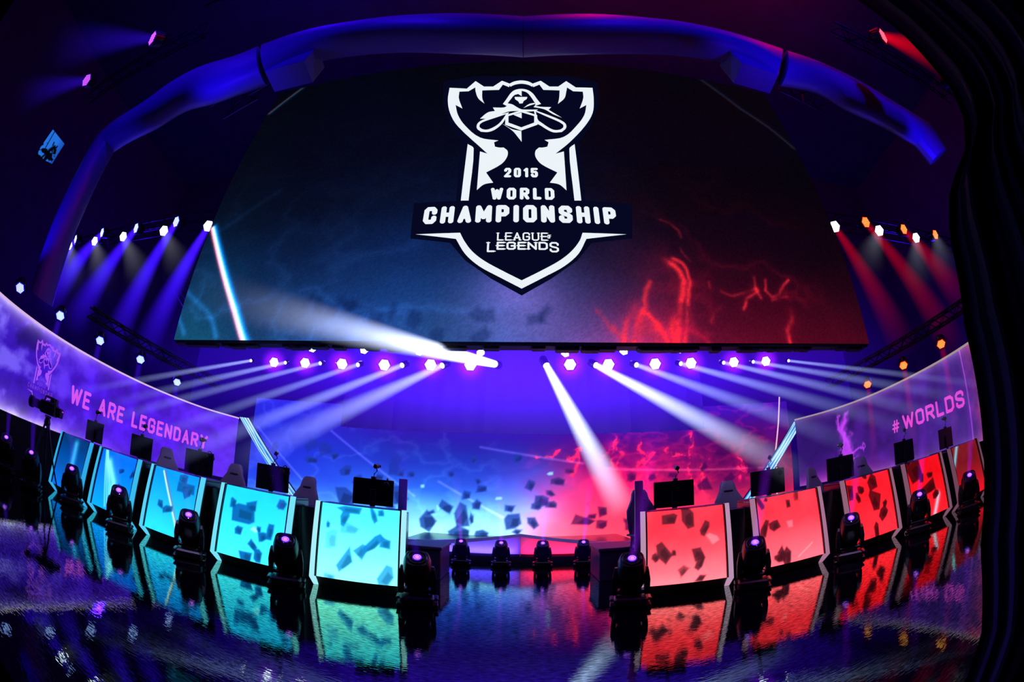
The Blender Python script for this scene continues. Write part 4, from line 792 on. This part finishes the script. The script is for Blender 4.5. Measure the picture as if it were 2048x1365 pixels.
def place(proto, loc, d, label, cat='stage light', group=None, scale=1.0):
    o = proto if proto.name not in used else copy_tree(proto); used.add(proto.name); used.add(o.name)
    o.location = loc; o.rotation_mode = 'QUATERNION'; o.rotation_quaternion = look(d); o.scale = (scale,)*3
    tag(o, label, cat, group); return o
CAMP = Vector((0,0,EYE))
ORD = ['first','second','third','fourth','fifth','sixth','seventh']
for i, p in enumerate(HEX_LAMPS):
    side = 'blue' if i < 6 else 'red'; k = (5-i) if i < 6 else (i-6)
    place(p_hex, p, (CAMP-Vector(p)).normalized()+Vector((0,0,.05)), 'white hexagonal lamp with violet halo, %s from the middle, %s side, under big screen' % (ORD[k], side), group='hexagonal lamps under the big screen', scale=1.0 if 1 < i < 10 else .95)
for i, p in enumerate(TOP_PARS):
    p = (p[0], p[1]-.1, p[2]-.13)
    k = abs(i-3) if i < 4 else i-3
    side = 'blue' if i < 4 else 'red'; k = (3-i) if i < 4 else (i-4)
    place(p_white, p, (.5*(1 if i < 4 else -1), -.5, -.62), 'white lamp peeping below the big screen edge, %s from the middle on the %s side' % (ORD[k], side), group='lamps behind the lower screen edge', scale=.85)
b0 = empty('narrow_spotlight')
mb = MB(); mb.lathe([(.05,-.2),(.075,-.16),(.075,0),(.068,.01)], 18); mb.build('housing', M['black'], b0, smooth=True)
mb = MB(); mb.lathe([(.058,.008),(.05,.02),(.02,.028)], 16); mb.build('lens', glow('beam_lens_white', (255,255,255), 3.0), b0)
BEAMS = []
for i, (p, (q, r1)) in enumerate(zip(BEAM_LAMPS, BEAM_ENDS)):
    side = 'blue' if i < 7 else 'red'; k = (6-i) if i < 7 else (i-7)
    place(b0, p, Vector(q)-Vector(p), 'small white beam light under the big screen, %s from the middle on the %s side' % (ORD[k], side), group='beam lights under the big screen', scale=[.62,.68,.74,.82,.95,1.05,1.15][6-k])
def light_beam(a, b, r0, r1, col, strength, label, group, fall=1.0, power=1.5, streak=False, ext=1.0):
    a, b = Vector(a), Vector(b); ln = (b-a).length; L2 = ln*ext; r1e = r0+(r1-r0)*ext
    m = lit_haze('lit_haze', col, strength, r0, r1e, L2, fall, power, streak)
    mb = MB(); mb.lathe([(r0,0),(r1e,L2)], 20); o = mb.build('light_shaft', m); o.location = a; o.rotation_mode = 'QUATERNION'; o.rotation_quaternion = look(b-a)
    tag(o, label, 'light beam', group); return o
BS = [.5,.55,.5,.5,.8,1.1,5.6,2.6,1.9,.8,.65,.55,.5,.4]
for i, (p, (q, r1)) in enumerate(zip(BEAM_LAMPS, BEAM_ENDS)):
    side = 'blue' if i < 7 else 'red'; k = (6-i) if i < 7 else (i-7)
    light_beam(p, q, [.045,.05,.05,.06,.065,.07,.08,.08,.07,.06,.06,.05,.045,.04][i], r1, (168,178,255) if i not in (6,7,8) else (205,215,255), BS[i],
      'white beam slanting from the %s beam light off the middle, %s side' % (ORD[k], side), 'white beams under the big screen', fall=[1.2]*6+[.9,1.0,1.0]+[1.2]*5 and ([1.5,1.5,1.5,1.5,1.4,1.3,2.5,.9,1.4,1.5,1.5,1.5,1.5,1.5][i]), streak=(i not in (6,7,8)), ext=1.2 if i not in (6,7,8) else 1.05)

UPN = ['outermost','next to outermost','third from the arch leg','fourth from the arch leg','fifth from the arch leg','sixth from the arch leg','third from the big screen','second from the big screen','touching the big screen edge']
for i, p in enumerate(UPPER_L):
    w = i % 2 == 0
    place(p_white if w else p_blue, p, (.45,-.9,-.35) if w else (-.1,-.95,-.35), ('white' if w else 'pale blue')+' LED lamp in the high row, blue side, '+UPN[i], group='high lamps on the blue side', scale=1.25)
UPR = ['touching the big screen edge','second from the big screen','third from the big screen','fourth from the big screen','fifth from the big screen','outermost, half behind the drape']
for i, p in enumerate(UPPER_R):
    w = i % 2 == 0
    place(p_white if w else p_red, p, (-.5,-.85,-.4) if w else (-.2,-.95,-.3), ('white' if w else 'orange red')+' LED lamp in the high row, red side, '+UPR[i], group='high lamps on the red side', scale=1.25)
for p, pr, d, lab in [(TOP_LAMPS[0],p_vio,(-.2,-.75,-.5),'violet LED lamp high above the arch, nearer the middle'),(TOP_LAMPS[1],p_vio,(.3,-.75,-.5),'violet LED lamp high outside the arch shoulder, farther out'),(TOP_LAMPS[2],p_pink,(.2,-.75,-.5),'crimson LED lamp high above the arch, nearer the middle'),(TOP_LAMPS[3],p_pink,(-.3,-.75,-.5),'crimson LED lamp beside the black drape, farther out')]:
    place(pr, p, d, lab, group='high lamps outside the arch', scale=1.5)
SN = ['at the open end','second from the open end','in the middle','second from the stage end','at the stage end']
for i, p in enumerate(SIDE_L):
    pp = Vector(p)+Vector((.25,0,0)); place(p_blue, pp, ((CAMP-pp).normalized()+Vector((0,0,-.9))), 'pale blue LED lamp hanging over the violet curved screen, '+SN[i], group='lamps over the violet curved screen', scale=.85)
for i, p in enumerate(SIDE_R):
    pp = Vector(p)+Vector((-.2,0,0)); place(p_red, pp, ((CAMP-pp).normalized()+Vector((0,0,-.9))), 'orange red LED lamp hanging over the purple curved screen, '+['next to the stage end','in the middle','next to the drape'][i], group='lamps over the purple curved screen', scale=.85)
# the beams of those lamps
CC = {'b':((58,16,255),1.5),'w':((150,150,170),.13),'r':((205,0,20),.42),'R':((235,0,10),1.2)}
for k, (a, b, r0, r1, c, st) in enumerate(OTHER_BEAMS):
    col, s = CC[c]; top = k >= 15
    nm = {'b':'deep blue','w':'faint grey','r':'dark red','R':'crimson'}[c]
    if top: s = {'b':.22,'R':.8}[c]
    where = ['row position %d'][0:0]
    far = abs(a[0])
    lab = '%s beam from the high lamp %s' % (nm, 'outside the arch' if top else '%s' % ((UPN[[1,3,5,7,8,2,4,6,0][k]]+', blue side') if k < 9 else (UPR[[0,1,3,2,4,5][k-9]]+', red side')))
    if top: lab = '%s beam spreading outward from the lamp high above the arch, %s' % (nm, 'nearer the middle' if k in (15,17) else 'farther out')
    light_beam(a, b, r0, r1*(1.8 if not top else 1), col, s, lab, 'coloured beams in the rig', fall=1.4 if c != 'R' else 1.6, ext=1.15)
for i, p in enumerate(SIDE_L[1:]+SIDE_R):
    pp = Vector(p)+Vector((.25 if p[0] < 0 else -.2,0,-.12))
    light_beam(pp, pp+Vector((.25 if p[0] < 0 else -.25,-.1,-1.9)), .09, .16, (70,20,255) if p[0] < 0 else (190,0,60), .22, '%s beam falling before the curved screen from its lamp %s' % (('blue' if p[0] < 0 else 'red'), (SN[1:]+['next to the stage end','in the middle','next to the drape'])[i]), 'beams before the curved screens', fall=1.2)
MD = {0:(-.12,.5,2.0),5:(.0,.5,2.0)}
for i, (x, y, s) in enumerate(MOVERS):
    n = Vector((x,y,0)).normalized(); tz = .40*s+.2*s*math.cos(.62); tip = Vector((x,y,tz))-n*.12*s
    t = Vector((0,0,1)); back = i >= 12
    end = tip+Vector((.35*(1 if x > 0 else -1) if not back else .1*x, -.15, 1.9 if not back else 1.3))
    st = .10 if i < 5 else .16
    if i in (10,11): st = .16; end = tip+Vector((-.9,.2,1.9))
    if back: st = .34
    light_beam(tip, end, .05*s, .16*s, (90,20,255) if i < 5 or i in (10,11) else (150,30,255), st, 'thin violet beam rising before the '+(DN+['far light past the tripod','tripod legs','riser, violet end','riser, violet half beside the seam','riser, red half beside the seam','riser, red end'])[i], 'violet beams from the floor lights', fall=1.3)

# ------------------------------------------------------------------ arch
ar = empty('stage_arch', (0,3.2,0)); tag(ar, 'huge blue lit fabric arch spanning over the whole stage', 'arch')
def arch_ring(o_, i_, k=16, dep=.34):
    o_, i_ = Vector(o_)-Vector((0,3.2,0)), Vector(i_)-Vector((0,3.2,0)); c = (o_+i_)/2; a = (o_-i_)/2; r = []
    for q in range(k):
        t = 2*PI*q/k; ct, st = math.cos(t), math.sin(t)
        r.append(c+a*math.copysign(abs(ct)**.8, ct)+Vector((0,1,0))*dep*math.copysign(abs(st)**.8, st))
    return r
def sub(ring_pts):      # smooth the traced stations
    P = [np.array([*o_, *i_], float) for o_, i_ in ring_pts]
    if len(P) < 3: return ring_pts
    Q = [2*P[0]-P[1]]+P+[2*P[-1]-P[-2]]; out = []
    for j in range(1, len(Q)-2):
        for k in range(4):
            t = k/4; a, b, c, d = Q[j-1:j+3]; v = .5*((2*b)+(-a+c)*t+(2*a-5*b+4*c-d)*t*t+(-a+3*b-3*c+d)*t**3); out.append((v[:3], v[3:]))
    out.append((P[-1][:3], P[-1][3:])); return out
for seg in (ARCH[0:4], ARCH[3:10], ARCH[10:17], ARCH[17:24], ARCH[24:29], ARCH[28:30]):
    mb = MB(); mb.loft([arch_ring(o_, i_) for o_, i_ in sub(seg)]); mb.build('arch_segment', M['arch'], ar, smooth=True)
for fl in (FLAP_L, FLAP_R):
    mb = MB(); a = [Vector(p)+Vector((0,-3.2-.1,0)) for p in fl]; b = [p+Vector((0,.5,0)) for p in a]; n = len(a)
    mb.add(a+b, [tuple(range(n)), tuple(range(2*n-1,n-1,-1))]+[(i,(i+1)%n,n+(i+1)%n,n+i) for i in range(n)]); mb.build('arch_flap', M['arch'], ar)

# ------------------------------------------------------------------ trusses
def truss(a, b, size, label, group='lighting trusses'):
    a, b = Vector(a), Vector(b); d = b-a; n = max(2, int(d.length/size/1.1)); u = d.normalized()
    v = u.cross(Vector((0,0,1))).normalized()*size/2; w = u.cross(v).normalized()*size/2
    cs = [v+w, v-w, -v-w, -v+w]; mb = MB()
    for c in cs: mb.tube([a+c, b+c], .022, 6)
    for k in range(n):
        p, q = a+d*k/n, a+d*(k+1)/n
        for i in range(4):
            j = (i+1) % 4; mb.tube([p+cs[i], q+cs[j]] if k % 2 else [p+cs[j], q+cs[i]], .012, 4)
    tag(mb.build('truss', M['truss']), label, 'truss', group)
truss((-16.5,6.2,7.35),(-7.6,6.9,7.35),.34,'long aluminium truss carrying the high lamps on the blue side')
truss((7.6,6.9,7.35),(16.5,6.2,7.35),.34,'long aluminium truss carrying the high lamps on the red side')
truss((-7.3,8.35,4.95),(7.3,8.35,4.95),.28,'aluminium truss over the row of hexagonal lamps under the big screen')
truss((-8.4,4.2,3.45),(-8.2,9.0,3.45),.2,'slim truss above the violet curved screen')
truss((8.25,2.6,3.45),(8.0,8.6,3.45),.2,'slim truss above the purple curved screen')
truss((-11.5,8.5,7.0),(-7.4,7.5,4.3),.4,'tilted truss piece in the blue beams beside the big screen')
truss((7.5,7.5,5.9),(11.5,8.5,7.9),.4,'tilted truss piece in the red beams beside the big screen')
truss((-6.9,4.2,8.7),(-5.2,3.6,8.1),.5,'short truss end poking out beneath the arch above the blue side')
truss((5.3,3.7,8.6),(7.4,4.3,9.3),.5,'short truss end poking out beneath the arch above the red side')
truss((-9,1.9,12.6),(-2.5,2.6,12.9),.5,'faint truss high over the arch on the blue side')
truss((-12,2.0,9.35),(-6.8,2.2,9.35),.3,'truss carrying the two violet lamps outside the arch')
truss((6.8,2.2,9.35),(12,2.0,9.35),.3,'truss carrying the two crimson lamps outside the arch')

# ------------------------------------------------------------------ broadcast camera on tripod
tp = empty('tripod', (-7.42,3.25,0)); tag(tp, 'tall black tripod standing before the violet curved screen', 'tripod')
for k in range(3):
    a = 2*PI*k/3+.5; mb = MB(); mb.tube([(.05*math.cos(a),.05*math.sin(a),1.05),(.2*math.cos(a),.2*math.sin(a),.6),(.42*math.cos(a),.42*math.sin(a),.02)], [.022,.02,.014], 8)
    mb.box((.42*math.cos(a),.42*math.sin(a),.015),(.05,.05,.03), bev=.006); mb.build('leg', M['black'], tp)
mb = MB(); mb.lathe([(.06,1.02),(.075,1.08),(.06,1.13),(.05,1.16)], 16); mb.box((0,0,1.18),(.13,.1,.04), bev=.008); mb.build('fluid_head', M['metal'], tp)
mb = MB(); mb.tube([(0,0,1.12),(.3,-.1,.98)], .01, 6); mb.build('pan_bar', M['metal'], tp)
bc = empty('broadcast_camera', (-7.42,3.25,1.2), 2.2); bc.scale = (1.2,1.2,1.2); tag(bc, 'black broadcast camera mounted on the tripod before the violet curved screen', 'camera')
mb = MB(); mb.box((0,0,.1),(.16,.34,.18), bev=.02); mb.box((0,-.22,.09),(.12,.12,.13), bev=.015); mb.build('body', M['black'], bc)
mb = MB(); mb.lathe([(.05,0),(.065,.05),(.065,.16),(.085,.2),(.085,.26)], 18, Matrix.Translation((0,.16,.1)) @ Matrix.Rotation(-PI/2,4,'X')); mb.build('lens', M['black'], bc, smooth=True)
mb = MB(); mb.tube([(0,-.1,.19),(0,-.08,.25),(0,.1,.25),(0,.12,.19)], .013, 8); mb.build('handle', M['metal'], bc)
mb = MB(); mb.box((.12,-.02,.22),(.1,.14,.08), bev=.012); mb.build('viewfinder', M['black'], bc)
mb = MB(); mb.lathe([(.008,0),(.008,.004)], 8, Matrix.Translation((0.0,-.285,.12)) @ Matrix.Rotation(PI/2,4,'X')); mb.build('tally_light', glow('tally', (255,60,255), 2), bc)

# small far projection with dark shapes
B = [Vector(p) for p in BLUE_SCREEN]
def paint_blue():
    W, H = 60, 60; U, V = np.meshgrid(np.linspace(0,1,W), np.linspace(0,1,H)); n = fbm(W,H,4,6,3,5)
    img = np.broadcast_to(np.array((34,112,220),float),(H,W,3)).copy(); img = mix(img, (20,70,170), np.clip((U-.6)*2,0,1))
    r = np.random.default_rng(8); m = np.clip((n-.38-V*.55)*12+4*(V < .45)*(n-.42),0,1); img = mix(img, (2,4,14), m)
    for pts, w in (([(.15,1),(.25,.35)],.02),([(.55,0),(.5,.4),(.62,.6),(.75,.52)],.07),([(.35,.05),(.55,.45)],.04),([(.6,.5),(.8,.2)],.03),([(.5,.62),(.47,.72)],.03),([(.72,.62),(.74,.7)],.03)):
        img = mix(img, (2,4,14), np.clip(1.5-polydist(U,V,pts)/w,0,1))
    return img
def fb(U, V):
    a = [np.array(b) for b in (B[3],B[2],B[1],B[0])]
    P = (a[0]*(1-U)[...,None]+a[1]*U[...,None])*(1-V)[...,None]+(a[3]*(1-U)[...,None]+a[2]*U[...,None])*V[...,None]; return (P[...,0],P[...,1],P[...,2])
tag(sheet('projection_screen', paint_blue(), fb, led('projection_led')), 'small blue screen with black tangled silhouettes high outside the arch leg', 'screen')

# ------------------------------------------------------------------ black drape beside the camera
def drape():
    st = [(0.0,66.2),(.25,66.6),(.5,67.0),(.62,66.0),(.83,64.3),(1.2,64.7),(1.58,64.9),(1.9,67.5),(2.06,71),(2.14,77),(2.3,81.5),(2.8,82),(3.3,81),(4.0,79)]
    zs = np.concatenate([np.linspace(0,2.2,40), np.linspace(2.25,4,14)]); azl = np.interp(zs, [s[0] for s in st], [s[1] for s in st])
    vs = []; fs = []; n = 70
    for z, a0 in zip(zs, azl):
        for k in range(n+1):
            t = k/n; az = math.radians(a0+(112-a0)*t); fold = .05*math.sin(t*38+math.sin(z*1.3)*.5)*min(1,.25+z*.25)+.02*math.sin(t*90)
            flare = -.12*max(0,.5-z); r = 1.62+fold+flare+.15*max(0,z-2)
            vs.append((r*math.sin(az), r*math.cos(az), z))
    for j in range(len(zs)-1):
        for k in range(n): a = j*(n+1)+k; fs.append((a,a+1,a+n+2,a+n+1))
    mb = MB(); mb.add(vs, fs); o = mb.build('stage_drape', M['fabric'], smooth=True)
    tag(o, 'black drape hanging at the edge of the view in front of the red desks', 'curtain')
drape()

# ------------------------------------------------------------------ haze glow under the big screen
def haze_mat():
    m, t, out = nt('violet_haze'); tc = t.nodes.new('ShaderNodeTexCoord'); sp = t.nodes.new('ShaderNodeSeparateXYZ'); L(t, tc.outputs['Object'], sp.inputs[0])
    x, y, z = sp.outputs
    def g(v, c, w): 
        d = math_node(t, 'DIVIDE', math_node(t, 'SUBTRACT', v, c), w); return math_node(t, 'POWER', 2.718, math_node(t, 'MULTIPLY', math_node(t, 'MULTIPLY', d, d), -1.0))
    s = math_node(t, 'MULTIPLY', g(x,0,4.6), g(z,3.75,.75))
    s2 = math_node(t, 'MULTIPLY', math_node(t, 'MULTIPLY', g(x,0,9.0), g(z,3.0,2.6)), .08); s = math_node(t, 'MULTIPLY', math_node(t, 'ADD', s, s2), .44)
    e = t.nodes.new('ShaderNodeEmission'); e.inputs[0].default_value = (*lin((74,18,255)), 1); L(t, s, e.inputs[1])
    a = t.nodes.new('ShaderNodeVolumeAbsorption'); a.inputs['Density'].default_value = 0.0
    ad = t.nodes.new('ShaderNodeAddShader'); L(t, e.outputs[0], ad.inputs[0]); L(t, a.outputs[0], ad.inputs[1]); L(t, ad.outputs[0], out.inputs['Volume']); return m
mb = MB(); mb.box((0,8.3,3.6),(22,3.0,6.8)); tag(mb.build('haze', haze_mat()), 'violet glowing haze filling the air under the big screen', 'haze', kind='stuff')

# ------------------------------------------------------------------ lights
def lamp(kind, loc, aim, col, power, size=.2, angle=60, blend=.6):
    l = bpy.data.lights.new('unseen_lamp', kind); l.color = lin(col); l.energy = power  # bare source, no fixture is built for it
    if kind == 'AREA': l.size = size
    else: l.shadow_soft_size = size
    if kind == 'SPOT': l.spot_size = math.radians(angle); l.spot_blend = blend
    o = bpy.data.objects.new('unseen_lamp', l); COL.objects.link(o); o.location = loc
    if aim is not None: o.rotation_euler = (Vector(aim)-Vector(loc)).to_track_quat('-Z','Y').to_euler()
    return o
BL = (52,12,255)
for x in (-7,-2.6,2.6,8): lamp('SPOT', (x,-.3,10.2), (x*1.03,3.2,8.2), BL, 480, .1, 90, .9)
lamp('SPOT', (-8.6,1.0,3.2), (-9.7,3.0,6.0), BL, 230, .1, 70); lamp('SPOT', (9.6,2.4,6.0), (10.9,3.5,8.4), BL, 300, .1, 80)
lamp('SPOT', (-5.2,2.2,6.2), (-5.0,3.0,7.9), BL, 90, .1, 100); lamp('SPOT', (4.9,2.2,6.6), (4.9,3.2,8.4), BL, 110, .1, 100)
# cloth behind the lamps
for x in (-4,0,4): lamp('SPOT', (x,8.9,5.6), (x,10.3,3.6), (60,14,255), 120, .15, 110)
for x in (-9,9): lamp('SPOT', (x,8.9,7.5), (x,11.6,4.0), (50,10,255), 150, .15, 110)
# riser front
for s_, c_, e_ in ((-1,(74,56,255),17),(1,(255,14,44),17)):
    o_ = lamp('AREA', (s_*.98,7.9,.19), (s_*.98,8.06,.40), c_, e_, .05); o_.data.shape = 'RECTANGLE'; o_.data.size = 1.75; o_.data.size_y = .04
lamp('SPOT', (0,6.6,2.4), (0,8.1,.5), (255,240,235), 10, .1, 60)
for x in (-15,15): lamp('POINT', (x,9.0,5.5), None, (50,10,255), 480, .3)  # added points that lift the hall walls to a dim blue
# ceiling tints
lamp('POINT', (2.2,1.8,15.2), None, (255,0,10), 420, .5); lamp('POINT', (8.5,1.5,14.5), None, (255,0,10), 260, .5); lamp('POINT', (-6,1.5,14.5), None, (50,0,255), 420, .5)
# gentle violet key added for chairs, movers and the drape, no fixtures there
for x in (-4,4): lamp('SPOT', (x*1.1,9.5,5.0), (x,5.0,.8), (170,140,255), 130, .3, 80)
for x in (-5,5): lamp('SPOT', (x*.6,2.0,5.5), (x,5.3,1.1), (190,175,255), 420, .3, 60)
lamp('SPOT', (.9,1.9,.15), (1.45,.62,.3), (90,20,255), 60, .1, 90)
w = bpy.data.worlds.new('hall_dark'); scene.world = w; w.use_nodes = True
w.node_tree.nodes['Background'].inputs[0].default_value = (.05,.012,.6,1); w.node_tree.nodes['Background'].inputs[1].default_value = .012
for o_ in [ch for ch in bpy.data.objects if ch.parent is None and ch.name.startswith('led_spotlight') and ch.get('label') is None]:
    for c_ in list(o_.children_recursive): bpy.data.objects.remove(c_)
    bpy.data.objects.remove(o_)
